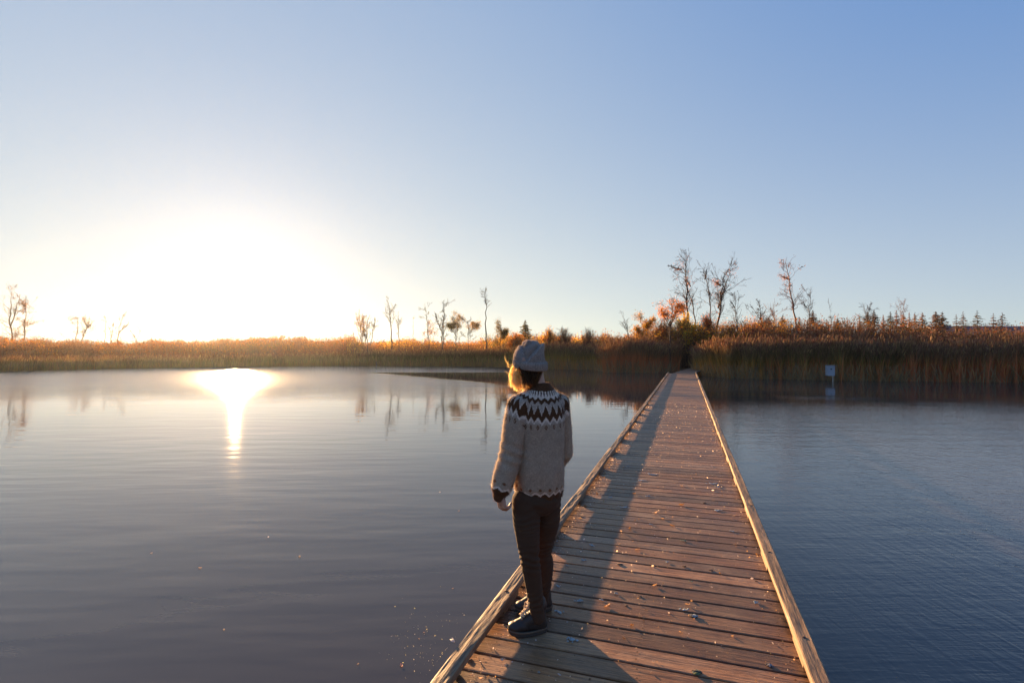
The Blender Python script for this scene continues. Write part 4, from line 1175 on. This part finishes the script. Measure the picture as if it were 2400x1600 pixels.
def build_body():
    bm = bmesh.new()
    yaw = math.atan2(Rt.y, Rt.x)
    c = Vector((0.158, 3.09, 0))
    loft(bm, [(c.x, c.y, 1.05, 0.13, 0.09, yaw), (c.x, c.y, 1.20, 0.135, 0.085, yaw), (c.x, c.y, 1.35, 0.115, 0.08, yaw), (c.x, c.y, 1.52, 0.135, 0.085, yaw), (c.x, c.y, 1.66, 0.14, 0.075, yaw), (c.x, c.y, 1.715, 0.06, 0.055, yaw)])
    cap_chain(bm, [NECK0, NECK1], [0.052, 0.050], 24)
    cap_chain(bm, [NECK1, HEAD - Vector((0, 0, 0.03))], [0.050, 0.055], 24)
    hy = math.atan2(Fh.y, Fh.x)
    ball(bm, HEAD + Vector((0, 0, -0.006)), (0.080, 0.061, 0.070), rot=hy)
    ball(bm, HEAD + Fh * 0.022 - Vector((0, 0, 0.055)), (0.062, 0.052, 0.055), rot=hy)      # jaw
    ball(bm, HEAD + Fh * 0.066 - Vector((0, 0, 0.098)), (0.018, 0.020, 0.014), rot=hy)      # chin
    cap_chain(bm, [HEAD + Fh * 0.088 + Vector((0, 0, 0.005)), HEAD + Fh * 0.104 - Vector((0, 0, 0.028))], [0.008, 0.012], 10)   # nose
    for s in (-1, 1):
        ball(bm, HEAD + Fh * 0.097 - Vector((0, 0, 0.032)) + Rh * (s * 0.010), (0.008, 0.007, 0.006), rot=hy)
        ball(bm, HEAD + Fh * 0.077 + Rh * (s * 0.032) + Vector((0, 0, 0.012)), (0.012, 0.016, 0.007), rot=hy)   # brow
        ball(bm, HEAD + Fh * 0.070 + Rh * (s * 0.031) - Vector((0, 0, 0.003)), (0.011, 0.013, 0.008), rot=hy)   # eye lid
        ball(bm, HEAD + Fh * 0.062 + Rh * (s * 0.040) - Vector((0, 0, 0.030)), (0.016, 0.016, 0.015), rot=hy)   # cheek
        e = HEAD - Fh * 0.004 + Rh * (s * 0.074) - Vector((0, 0, 0.012))
        ball(bm, e, (0.016, 0.006, 0.030), rot=hy + s * R(-20)); ball(bm, e + Fh * 0.004 - Vector((0, 0, 0.026)), (0.009, 0.006, 0.011), rot=hy)
    ball(bm, HEAD + Fh * 0.088 - Vector((0, 0, 0.058)), (0.009, 0.021, 0.0055), rot=hy)
    ball(bm, HEAD + Fh * 0.086 - Vector((0, 0, 0.068)), (0.009, 0.018, 0.006), rot=hy)
    for S_, E_, W_ in ((SH_L, EL_L, WR_L), (SH_R, EL_R, WR_R)):
        cap_chain(bm, [c + Vector((0, 0, 1.66)), S_ - Vector((0, 0, 0.03)), E_, W_], [0.05, 0.038, 0.032, 0.023], 16)
    hand(bm, WR_L, Vector((0.16, 0.05, -1)), Vector((1, 0.2, 0.1)), Vector((-0.55, 0.8, 0)), [(42, 45, 30), (55, 55, 35), (62, 55, 35), (66, 55, 30)])
    hand(bm, WR_R, Vector((-0.35, 0.75, -0.6)), Vector((-0.6, -0.6, -0.1)), Vector((-0.4, 0.4, 0.8)), [(30, 35, 25), (36, 40, 28), (42, 42, 30), (48, 42, 28)])
    for Hp, Kn, An in ((HIP_L, KN_L, AN_L), (HIP_R, KN_R, AN_R)):
        cap_chain(bm, [Hp, Kn, An + Vector((0, 0, 0.02)), An - Vector((0.0, 0, 0.02))], [0.055, 0.036, 0.028, 0.026], 16)
        cap_chain(bm, [An - Vector((0, 0, 0.02)), An + Vector((-0.10, -0.020, -0.050))], [0.022, 0.014], 12)
    me = remeshed(bm, 0.0036, 4, 0.5)
    m, nt, out = newmat('skin')
    n = noise_tex(nt, 30, 3, 0.5)
    p = principled(nt, mixc(nt, n, (0.40, 0.21, 0.14), (0.50, 0.28, 0.19)), 0.5)
    p.inputs['Subsurface Weight'].default_value = 0.15
    p.inputs['Subsurface Radius'].default_value = (0.01, 0.004, 0.002)
    L(nt, p.outputs[0], out.inputs['Surface'])
    return mesh_obj('body', me, m, person)
build_body()

def wool_mat(name, bscale=260.0, bstr=0.8, sheen=0.15):
    m, nt, out = newmat(name)
    c = attr(nt)
    n1 = noise_tex(nt, bscale, 2, 0.6); n2 = noise_tex(nt, 25, 3, 0.6)
    c = mulc(nt, c, ramp(nt, n1, [(0.25, 0.6), (0.75, 1.4)]))
    c = mulc(nt, c, ramp(nt, n2, [(0.25, 0.85), (0.75, 1.12)]))
    p = principled(nt, c, 0.95)
    p.inputs['Specular IOR Level'].default_value = 0.1
    p.inputs['Sheen Weight'].default_value = sheen
    p.inputs['Sheen Roughness'].default_value = 0.35
    p.inputs['Sheen Tint'].default_value = (1.0, 0.92, 0.85, 1)
    bump(nt, n1, bstr, 0.003, p)
    L(nt, p.outputs[0], out.inputs['Surface'])
    return m
M_wool = wool_mat('wool_knit')
M_fuzz = mat_leaf('wool_fibre', 0.55, 0.9)
def tri(x):           # triangle wave 0..1..0 with period 1
    x = x - np.floor(x); return 1 - np.abs(2 * x - 1)
def fuzz(me, cols, n, ln, hw, parent, name, seed=3):
    r2 = np.random.default_rng(seed)
    V = verts_np(me); Nn = normals_np(me)
    i = r2.integers(0, len(V), n)
    d = Nn[i] + r2.normal(0, 0.45, (n, 3)); d /= np.linalg.norm(d, axis=1, keepdims=True)
    l_ = ln * r2.uniform(0.4, 1.3, n)
    C = V[i][:, None, :] + d[:, None, :] * (l_[:, None] * np.array([-0.1, 0.5, 1.0]))[..., None]
    C[:, 2] += r2.normal(0, 0.25, (n, 3)) * l_[:, None]
    S = np.cross(d, r2.normal(size=(n, 3))); S /= np.linalg.norm(S, axis=1, keepdims=True)
    g = Geo(); cc = np.repeat((cols[i] * 0.85 + 0.01)[:, None, :], 3, 1)
    ribbons(g, C, np.full((n, 3), hw) * np.array([1, 0.8, 0.3]), S, cc)
    o = g.build(name, M_fuzz)
    o.parent = parent
    o.matrix_parent_inverse = Matrix.Identity(4)
    return o

def build_sweater():
    bm = bmesh.new()
    yaw = math.atan2(Rt.y, Rt.x)
    cx, cy = 0.160, 3.085
    loft(bm, [(cx + .002, cy, 1.085, 0.138, 0.118, yaw), (cx, cy, 1.115, 0.146, 0.124, yaw), (cx, cy - .005, 1.155, 0.152, 0.132, yaw), (cx, cy - .005, 1.25, 0.157, 0.135, yaw), (cx + .002, cy, 1.38, 0.155, 0.130, yaw),
              (cx + .004, cy, 1.50, 0.158, 0.122, yaw), (cx + .004, cy, 1.60, 0.160, 0.112, yaw), (cx + .003, cy, 1.665, 0.140, 0.096, yaw), (cx + .001, cy, 1.705, 0.112, 0.086, yaw), (cx - .001, cy, 1.733, 0.083, 0.074, yaw), (cx - .002, cy, 1.757, 0.069, 0.066, yaw)], 48)
    nk = Vector((cx, cy, 1.685))
    def sleeve(S_, E_, W_, k):
        m1 = S_.lerp(E_, 0.5); m2 = E_.lerp(W_, 0.45)
        cap_chain(bm, [nk, S_ + Vector((0, 0, -0.012)), m1, E_, m2, E_.lerp(W_, 0.82), E_.lerp(W_, 0.93), W_ + (W_ - E_).normalized() * 0.012], [0.055, 0.060, 0.066, 0.064, 0.066, 0.060, 0.044, 0.036], 24)
    sleeve(SH_L, EL_L, WR_L, 0); sleeve(SH_R, EL_R, WR_R, 1)
    me = remeshed(bm, 0.0042, 10, 0.5)
    V = verts_np(me).copy(); Nn = normals_np(me)
    # soft folds: vertical drape on the back, cross folds at elbow and armpit
    f = np.zeros(len(V))
    for i, v in enumerate(V):
        w = min(1.0, max(0.0, (1.62 - v[2]) / 0.2))
        a = math.atan2(v[1] - cy, v[0] - cx)
        f[i] = 0.010 * w * noise.noise(Vector((a * 2.6, v[2] * 2.2, 4.0))) + 0.0035 * noise.noise(Vector((v[0] * 14, v[1] * 14, v[2] * 9)))
    dl = np.linalg.norm(V - np.array(EL_L), axis=1); f += 0.005 * np.exp(-(dl / 0.09) ** 2) * np.sin(V[:, 2] * 110 + V[:, 0] * 40)
    set_verts(me, V + Nn * f[:, None])
    # pattern
    c0 = np.array([cx - .002, cy, 1.745])
    D = V - c0
    r = np.hypot(D[:, 0], D[:, 1])
    lx = D[:, 0] * Rt.x + D[:, 1] * Rt.y; ly = D[:, 0] * Ft.x + D[:, 1] * Ft.y
    phi = np.arctan2(ly / 0.50, lx)
    dz = np.maximum(0, -D[:, 2])
    d = np.hypot(np.maximum(0, r - 0.068), dz * 0.95)
    n = 28; u = phi / (2 * math.pi) * n
    t = tri(u)                      # 0 at u integer, 1 at half
    t2 = tri(u * 2)
    GREY = np.array([0.37, 0.275, 0.195]); LIGHT = np.array([0.68, 0.56, 0.45]); DARK = np.array([0.090, 0.040, 0.018]); MID = np.array([0.42, 0.33, 0.26])
    col = np.tile(GREY, (len(V), 1))
    def setc(mask, c): col[mask] = c
    body_reach = d < 0.30
    setc(d < 0.215, MID)
    setc((d > 0.036) & (d < 0.088), LIGHT)
    setc(((d < 0.064) & (t2 < 0.45)) & (d > 0.02), DARK)                       # radiating ticks below the collar
    zc = 0.083 - 0.022 * t2
    setc((d > 0.055) & (d < zc) & (d > 0.05) & (t2 >= 0.3), LIGHT)
    setc((d > 0.088 - 0.018 * t) & (d < 0.112 - 0.020 * t), DARK)     # thin dark zigzag
    # fir trees standing on the big dark zigzag
    top_ = 0.172 - 0.060 * t
    steps = np.floor(top_ / 0.006) * 0.006
    bot = 0.182 + 0.022 * (1 - t) * 1.0
    setc((d > steps - 0.008) & (d < bot + 0.012) & (d > 0.118), LIGHT)
    setc((d > steps) & (d < 0.176 + 0.030 * (1 - t)) & (d > 0.115), DARK)
    setc((d >= 0.176 + 0.030 * (1 - t)) & (d < 0.190 + 0.030 * (1 - t)), LIGHT)
    dd = np.abs(d - 0.232) / 0.015 + np.abs(t - 1) / 0.42
    setc((dd < 1.0) & (dd > 0.40), DARK * 1.6)
    setc(d <= 0.036, DARK)
    # hem
    phib = np.arctan2(V[:, 1] - cy, V[:, 0] - cx)
    th = tri(phib / (2 * math.pi) * 16)
    tors = np.hypot(V[:, 0] - cx, V[:, 1] - cy) < 0.19
    lowarm = (np.linalg.norm(V - np.array(WR_L), axis=1) < 0.16) & (V[:, 0] < 0.045)
    lowr = (np.linalg.norm(V - np.array(WR_R), axis=1) < 0.12)
    tb = tors & ~lowarm & ~lowr
    z = V[:, 2]
    hz = 1.118 + 0.018 * th
    setc(tb & (z < hz + 0.012), LIGHT)
    setc(tb & (z < hz), DARK)
    dd = np.abs(z - 1.158) / 0.011 + np.abs(th - 0) / 0.40
    setc(tb & (dd < 1.0), DARK * 2.2)
    # cuffs
    for W_, E_, mk in ((WR_L, EL_L, lowarm), (WR_R, EL_R, lowr)):
        ax = np.array((W_ - E_).normalized()); q = (V - np.array(W_)) @ ax
        e1 = np.cross(ax, [0, 1, 0.3]); e1 /= np.linalg.norm(e1); e2 = np.cross(ax, e1)
        ph = np.arctan2((V - np.array(W_)) @ e2, (V - np.array(W_)) @ e1)
        tc = tri(ph / (2 * math.pi) * 6)
        setc(mk & (q > -0.030 + 0.014 * tc - 0.012), LIGHT); setc(mk & (q > -0.030 + 0.014 * tc), DARK)
        dd = np.abs(q + 0.062) / 0.010 + np.abs(tc - 1) / 0.5
        setc(mk & (dd < 1.0), DARK * 2.0)
    col *= (1 + np.random.default_rng(5).normal(0, 0.10, (len(V), 1)))
    o = mesh_obj('sweater', me, M_wool, person, col)
    fuzz(me, col, 24000, 0.0095, 0.00040, o, 'wool_fuzz')
    return o
SW = build_sweater()

def build_trousers():
    bm = bmesh.new()
    yaw = math.atan2(Rt.y, Rt.x)
    pc = (HIP_L + HIP_R) / 2
    loft(bm, [(pc.x, pc.y, 0.99, 0.07, 0.07, yaw), (pc.x, pc.y - 0.005, 1.03, 0.128, 0.110, yaw), (pc.x + 0.004, pc.y - 0.01, 1.08, 0.142, 0.120, yaw), (pc.x, pc.y, 1.14, 0.135, 0.105, yaw), (pc.x, pc.y, 1.20, 0.12, 0.09, yaw)])
    def W(px, py, Y): return at(px, py, Y)
    L_ = [(1233, 1172, 3.02, .082), (1234, 1225, 3.00, .077), (1238, 1270, 2.98, .065), (1241, 1305, 2.97, .055), (1246, 1335, 2.98, .054), (1250, 1365, 2.985, .051), (1255, 1400, 2.98, .043), (1260, 1432, 2.99, .0405), (1261, 1445, 2.99, .041)]
    Rr_ = [(1283, 1170, 3.12, .084), (1281, 1222, 3.12, .078), (1275, 1262, 3.14, .064), (1271, 1292, 3.16, .054), (1275, 1322, 3.18, .058), (1275, 1350, 3.19, .054), (1272, 1378, 3.20, .045), (1271, 1398, 3.23, .041), (1271, 1408, 3.235, .041)]
    for ch in (L_, Rr_):
        cap_chain(bm, [W(a, b, Y) for a, b, Y, _ in ch], [q[3] for q in ch], 24)
    me = remeshed(bm, 0.005, 8, 0.5)
    V = verts_np(me).copy(); Nn = normals_np(me)
    f = np.zeros(len(V))
    for i, v in enumerate(V):
        kk = math.exp(-((v[2] - 0.76) / 0.07) ** 2) + 0.8 * math.exp(-((v[2] - 0.52) / 0.06) ** 2) + 0.6 * math.exp(-((v[2] - 1.0) / 0.08) ** 2)
        f[i] = 0.004 * kk * math.sin(v[2] * 190 + 9 * noise.noise(Vector(v) * 9)) + 0.003 * noise.noise(Vector((v[0] * 22, v[1] * 22, v[2] * 10)))
    set_verts(me, V + Nn * f[:, None])
    m, nt, out = newmat('dark_denim')
    n = noise_tex(nt, 320, 2, 0.6)
    p = principled(nt, mixc(nt, n, (0.045, 0.024, 0.014), (0.085, 0.047, 0.028)), 0.9)
    p.inputs['Specular IOR Level'].default_value = 0.12
    p.inputs['Sheen Weight'].default_value = 0.03
    bump(nt, n, 0.5, 0.002, p)
    L(nt, p.outputs[0], out.inputs['Surface'])
    return mesh_obj('trousers', me, m, person)
build_trousers()

def build_beanie():
    r_ = []
    # px left, px right, py, depth scale
    spec = [(1212, 1276, 860), (1209, 1277, 856), (1206, 1277, 847), (1206, 1275, 838), (1208, 1274, 830), (1212, 1273.5, 822), (1217, 1274, 814), (1223, 1274, 808), (1229, 1271, 803), (1235, 1262, 799), (1238, 1251, 797)]
    bm = bmesh.new()
    hy = math.atan2(Fh.y, Fh.x)
    for l, r, y in spec:
        p = at((l + r) / 2, y, 3.08); w = (r - l) / 2 / F * 3.08
        r_.append((p.x, p.y + 0.004, p.z, w * 1.10, w * 0.93, hy, -0.08, 0.12))
    loft(bm, r_, 64)
    cap_chain(bm, [at(1237, 812, 3.06), at(1238, 802, 3.05)], [0.030, 0.016], 16)       # pinched fold at the crown
    cap_chain(bm, [at(1263, 817, 3.09), at(1265, 812, 3.09)], [0.022, 0.015], 16)
    me = remeshed(bm, 0.003, 5, 0.5)
    V = verts_np(me).copy(); Nn = normals_np(me)
    c = np.array(at(1242, 835, 3.08))
    z0 = at(1243, 846, 3.08).z
    ph = np.arctan2(V[:, 1] - c[1], V[:, 0] - c[0])
    cz = V[:, 2] + 0.08 * (V[:, 0] - c[0]) - 0.12 * (V[:, 1] - c[1])
    f = 0.0016 * np.cos(ph * 62)
    up = np.clip((cz - z0) / 0.03, 0, 1)
    for i, v in enumerate(V):
        q = (v[0] - c[0]) * 0.75 - (v[2] - c[2]) * 0.65
        crease = -0.013 * math.exp(-((q + 0.005) / 0.011) ** 2) - 0.010 * math.exp(-(((v[0] - c[0]) * 0.9 + (v[2] - c[2]) * 0.25 + 0.030) / 0.008) ** 2)
        f[i] += up[i] * (crease + 0.009 * noise.noise(Vector(v) * 20) + 0.006 * math.exp(-((q - 0.010) / 0.008) ** 2)) 
    set_verts(me, V + Nn * f[:, None])
    V = verts_np(me)
    col = np.tile(np.array([0.33, 0.265, 0.225]), (len(V), 1)) * (0.82 + 0.28 * (np.cos(ph * 62)[:, None] > -0.2)) * (1 + np.random.default_rng(8).normal(0, 0.12, (len(V), 1)))  # grooves between ribs darkened in the colour, as shade
    mt = wool_mat('beanie_knit', 300, 0.9)
    o = mesh_obj('beanie', me, mt, person, col)
    fuzz(me, col, 6000, 0.006, 0.00035, o, 'beanie_fuzz', 9)
    # folded brim
    bm = bmesh.new(); rr = []
    for dy, k in ((864, 0.97), (862, 1.04), (855, 1.085), (849, 1.085), (845, 1.05), (844, 0.98)):
        p = at(1243, dy, 3.08); w = 36.5 / F * 3.08 * k
        rr.append((p.x, p.y + 0.004, p.z, w * 1.07, w * 0.93, hy, -0.08, 0.12))
    loft(bm, rr, 96)
    me = remeshed(bm, 0.003, 3, 0.5)
    V = verts_np(me).copy(); Nn = normals_np(me); ph = np.arctan2(V[:, 1] - c[1], V[:, 0] - c[0])
    f = 0.0018 * np.cos(ph * 62) + np.array([0.003 * noise.noise(Vector(v) * 30) for v in V])
    set_verts(me, V + Nn * f[:, None])
    col = np.tile(np.array([0.31, 0.25, 0.21]), (len(V), 1)) * (0.82 + 0.28 * (np.cos(ph * 62)[:, None] > -0.2)) * (1 + np.random.default_rng(9).normal(0, 0.12, (len(V), 1)))  # brim grooves get the same painted shade
    b = mesh_obj('brim', me, mt, person, col)
    b.parent = o; b.matrix_parent_inverse = Matrix.Identity(4)
build_beanie()

def build_hair():
    r2 = np.random.default_rng(21)
    g = Geo()
    def lock(n, root, mid, end, spread, cols, hw=0.0011, flick=0.004, per=22):
        a = r2.uniform(0, 1, n)
        def L3(pair, jit):
            (x0, y0, Y0), (x1, y1, Y1) = pair
            x = x0 + (x1 - x0) * a; y = y0 + (y1 - y0) * a; Y = Y0 + (Y1 - Y0) * a
            P = np.array([at(p, q, d_) for p, q, d_ in zip(x, y, Y)])
            return P + r2.normal(0, jit, (n, 3))
        nc = max(3, n // per); cid = r2.integers(0, nc, n); ac = r2.uniform(0, 1, nc)
        a = (ac[cid] + r2.normal(0, 0.035, n)).clip(0, 1)
        Rp = L3(root, 0.003); Mp = L3(mid, 0.0018) + r2.normal(0, spread * 1.2, (nc, 3))[cid]; Ep = L3(end, 0.0022) + r2.normal(0, spread * 1.9, (nc, 3))[cid]
        K = 9; t = np.linspace(0, 1, K)[None, :, None]
        C = (1 - t) ** 2 * Rp[:, None] + 2 * t * (1 - t) * (2 * Mp - (Rp + Ep) / 2)[:, None] + t ** 2 * Ep[:, None]
        C = C + (t ** 2) * r2.normal(0, flick, (n, 1, 3)) + 0.0025 * np.sin(t * 9 + r2.uniform(0, 6, (n, 1, 1))) * r2.normal(0, 1, (n, 1, 3))
        S = r2.normal(size=(n, 3)); S[:, 2] *= 0.2; S /= np.linalg.norm(S, axis=1, keepdims=True)
        cc = np.asarray(cols)[r2.integers(0, len(cols), n)] * (1 + r2.normal(0, 0.2, (n, 1))).clip(0.5, 1.6)
        ribbons(g, C, hw * np.array([1, 1, 1, 1, 1, .95, .85, .65, .2]) * np.ones((n, 1)), S, np.repeat(cc[:, None, :], K, 1))
    HAIR_LIT = [(0.92, 0.72, 0.36), (0.95, 0.80, 0.48), (0.62, 0.42, 0.18)]  # lit lock, golden sunlight put into the strand colour
    HAIR_SHADE = [(0.14, 0.075, 0.035), (0.20, 0.105, 0.045), (0.10, 0.055, 0.03)]  # same hair out of the sun, shade put into the strand colour
    lock(400, ((1209, 846, 3.13), (1221, 862, 3.05)), ((1201, 878, 3.12), (1217, 882, 3.04)), ((1204, 908, 3.08), (1221, 911, 3.03)), 0.0045, HAIR_LIT, 0.0010, 0.005)
    lock(240, ((1208, 850, 3.12), (1216, 860, 3.06)), ((1200, 876, 3.12), (1211, 884, 3.06)), ((1202, 900, 3.08), (1214, 914, 3.04)), 0.006, HAIR_LIT, 0.0009, 0.007, 9)
    lock(1500, ((1216, 858, 3.03), (1274, 862, 3.06)), ((1225, 878, 3.015), (1262, 879, 3.022)), ((1236, 902, 3.018), (1256, 899, 3.028)), 0.005, HAIR_SHADE, 0.0013)
    lock(170, ((1220, 862, 3.04), (1232, 864, 3.02)), ((1222, 884, 3.02), (1236, 886, 3.02)), ((1226, 906, 3.02), (1240, 906, 3.02)), 0.006, HAIR_SHADE + HAIR_LIT[2:], 0.0010)
    lock(40, ((1209, 848, 3.12), (1212, 856, 3.08)), ((1199, 870, 3.12), (1203, 878, 3.1)), ((1186, 868, 3.12), (1196, 900, 3.1)), 0.005, HAIR_LIT, 0.0005, 0.010, 2)
    lock(10, ((1208, 850, 3.12), (1212, 856, 3.08)), ((1190, 852, 3.12), (1196, 862, 3.1)), ((1184, 832, 3.12), (1192, 850, 3.1)), 0.004, HAIR_LIT, 0.0004, 0.004, 1)
    o = g.build('hair', mat_leaf('blonde_hair', 0.62, 0.45), person)
build_hair()

def build_boot(toe, heel, zt):
    """toe and heel: ground points of the sole"""
    toe = Vector((toe.x, toe.y, DECK)); heel = Vector((heel.x, heel.y, DECK))
    fx = (toe - heel).normalized(); fy = Vector((-fx.y, fx.x, 0)); Ln = (toe - heel).length
    def P(x, y, z): return heel + fx * (x * Ln) + fy * y + Vector((0, 0, z))
    yaw = math.atan2(fx.y, fx.x)
    # sole
    bm = bmesh.new(); out_ = []
    n = 40
    for i in range(n):
        t = i * 2 * math.pi / n
        x = 0.5 - 0.5 * math.cos(t); w = 0.044 * (0.80 + 0.30 * math.sin(x * 3.0 - 0.4)) * math.sin(t) / max(0.55, abs(math.sin(t)) ** 0.45)
        out_.append((x, w))
    rows = []
    for z, k in ((0.003, 0.95), (0.008, 1.0), (0.026, 1.0), (0.029, 0.97)):
        rows.append([bm.verts.new(P(0.5 + (x - 0.5) * k, w * k, z + (0.010 * max(0, x - 0.75) / 0.25))) for x, w in out_])
    for p, q in zip(rows, rows[1:]):
        for i in range(n): bm.faces.new((p[i], p[(i + 1) % n], q[(i + 1) % n], q[i]))
    bm.faces.new(rows[0][::-1]); bm.faces.new(rows[-1])
    bmesh.ops.recalc_face_normals(bm, faces=bm.faces[:])
    me_s = bpy.data.meshes.new('sole'); bm.to_mesh(me_s); bm.free()
    bm = bmesh.new()
    ball(bm, P(0.82, 0, 0.047), (0.047, 0.042, 0.030), rot=yaw)
    ball(bm, P(0.66, 0, 0.052), (0.060, 0.044, 0.036), rot=yaw)
    cap_chain(bm, [P(0.80, 0, 0.045), P(0.58, 0, 0.062), P(0.40, 0, 0.082)], [0.034, 0.041, 0.044], 24)
    cap_chain(bm, [P(0.16, 0, 0.052), P(0.45, 0, 0.058)], [0.038, 0.042], 24)
    cap_chain(bm, [P(0.20, 0, 0.07), P(0.24, 0, 0.12), P(0.25, 0, zt)], [0.042, 0.046, 0.051], 24)
    cap_chain(bm, [P(0.25, 0, zt - 0.006), P(0.25, 0, zt)], [0.054, 0.054], 24)
    me = remeshed(bm, 0.0034, 5, 0.5)
    V = verts_np(me).copy(); Nn = normals_np(me)
    V[:, 2] = np.maximum(V[:, 2], DECK + 0.024)
    f = np.array([0.003 * noise.noise(Vector(v) * 26) for v in V]); set_verts(me, V + Nn * f[:, None])
    m, nt, o_ = newmat('black_leather')
    nn = noise_tex(nt, 60, 4, 0.6)
    p = principled(nt, mixc(nt, nn, (0.020, 0.014, 0.012), (0.055, 0.038, 0.030)), ramp(nt, nn, [(0.3, 0.38), (0.7, 0.62)]))
    p.inputs['Specular IOR Level'].default_value = 0.35
    bump(nt, nn, 0.4, 0.002, p)
    L(nt, p.outputs[0], o_.inputs['Surface'])
    b = mesh_obj('boot', me, m, person)
    s = mesh_obj('sole', me_s, simple('rubber_sole', (0.045, 0.035, 0.028), 0.75), person, None, False)
    s.parent = b; s.matrix_parent_inverse = Matrix.Identity(4)
    g = Geo()
    xs = [0.69, 0.63, 0.575, 0.525, 0.495, 0.485]; zs = [0.100, 0.111, 0.124, 0.139, 0.153, 0.167]
    for a in range(len(xs)):
        for sgn in (-1, 1):
            x0, z0 = xs[a], zs[a]; x1, z1 = (xs[a + 1], zs[a + 1]) if a + 1 < len(xs) else (xs[a] - 0.01, zs[a] + 0.004)
            t = np.linspace(0, 1, 7)
            C = np.array([P(x0 + (x1 - x0) * q + 0.02 * math.sin(q * math.pi), sgn * (-0.027 + 0.054 * q), z0 - 0.001 + (z1 - z0) * q + 0.012 * math.sin(q * math.pi)) for q in t])[None]
            tubes(g, C, np.full((1, 7), 0.0042), (0.50, 0.36, 0.24), 6)  # lace colour carries its sunlit tone
    k = P(0.49, 0, 0.172)
    for sgn in (-1, 1):
        t = np.linspace(0, 1, 9)
        C = np.array([k + fy * (sgn * 0.028 * math.sin(q * 3.0)) + fx * (0.022 * q) + Vector((0, 0, -0.03 * q * q * 1.2)) for q in t])[None]
        tubes(g, C, np.full((1, 9), 0.0036), (0.50, 0.36, 0.24), 6)
    gw = Geo(); K = 60
    W = np.array([P(0.5 + (x - 0.5) * 1.0, w, 0.029 + 0.010 * max(0, x - 0.75) / 0.25) for x, w in out_ + out_[:1]])[None]
    tubes(gw, W, np.full((1, W.shape[1]), 0.0058), (0.13, 0.09, 0.06), 6)
    wl = gw.build('welt', M_bark); wl.parent = b; wl.matrix_parent_inverse = Matrix.Identity(4)
    o = g.build('laces', M_bark)
    o.parent = b; o.matrix_parent_inverse = Matrix.Identity(4)
build_boot(ground(1192, 1489, DECK), ground(1282, 1478, DECK), 0.165)
build_boot(ground(1208, 1437, DECK), ground(1294, 1428, DECK), 0.165)

# ------------------------------------------------------------------ haze volume added to imitate lens glare
def haze():
    m = bpy.data.materials.new('glare_haze'); m.use_nodes = True; nt = m.node_tree
    for n in list(nt.nodes): nt.nodes.remove(n)
    out = N(nt, 'ShaderNodeOutputMaterial'); v = N(nt, 'ShaderNodeVolumePrincipled')
    v.inputs['Color'].default_value = (0.82, 0.93, 1.0, 1)
    v.inputs['Density'].default_value = 0.00011
    v.inputs['Anisotropy'].default_value = 0.75
    L(nt, v.outputs[0], out.inputs['Volume'])
    g = Geo(); box(g, (0, 30, 8.5), (430, 330, 10.0), (1, 1, 1))
    o = g.build('haze', m)
    tag(o, 'thin haze volume added over the pond to imitate lens glare', 'haze', None, 'stuff')
HAZE = True
if HAZE: haze()
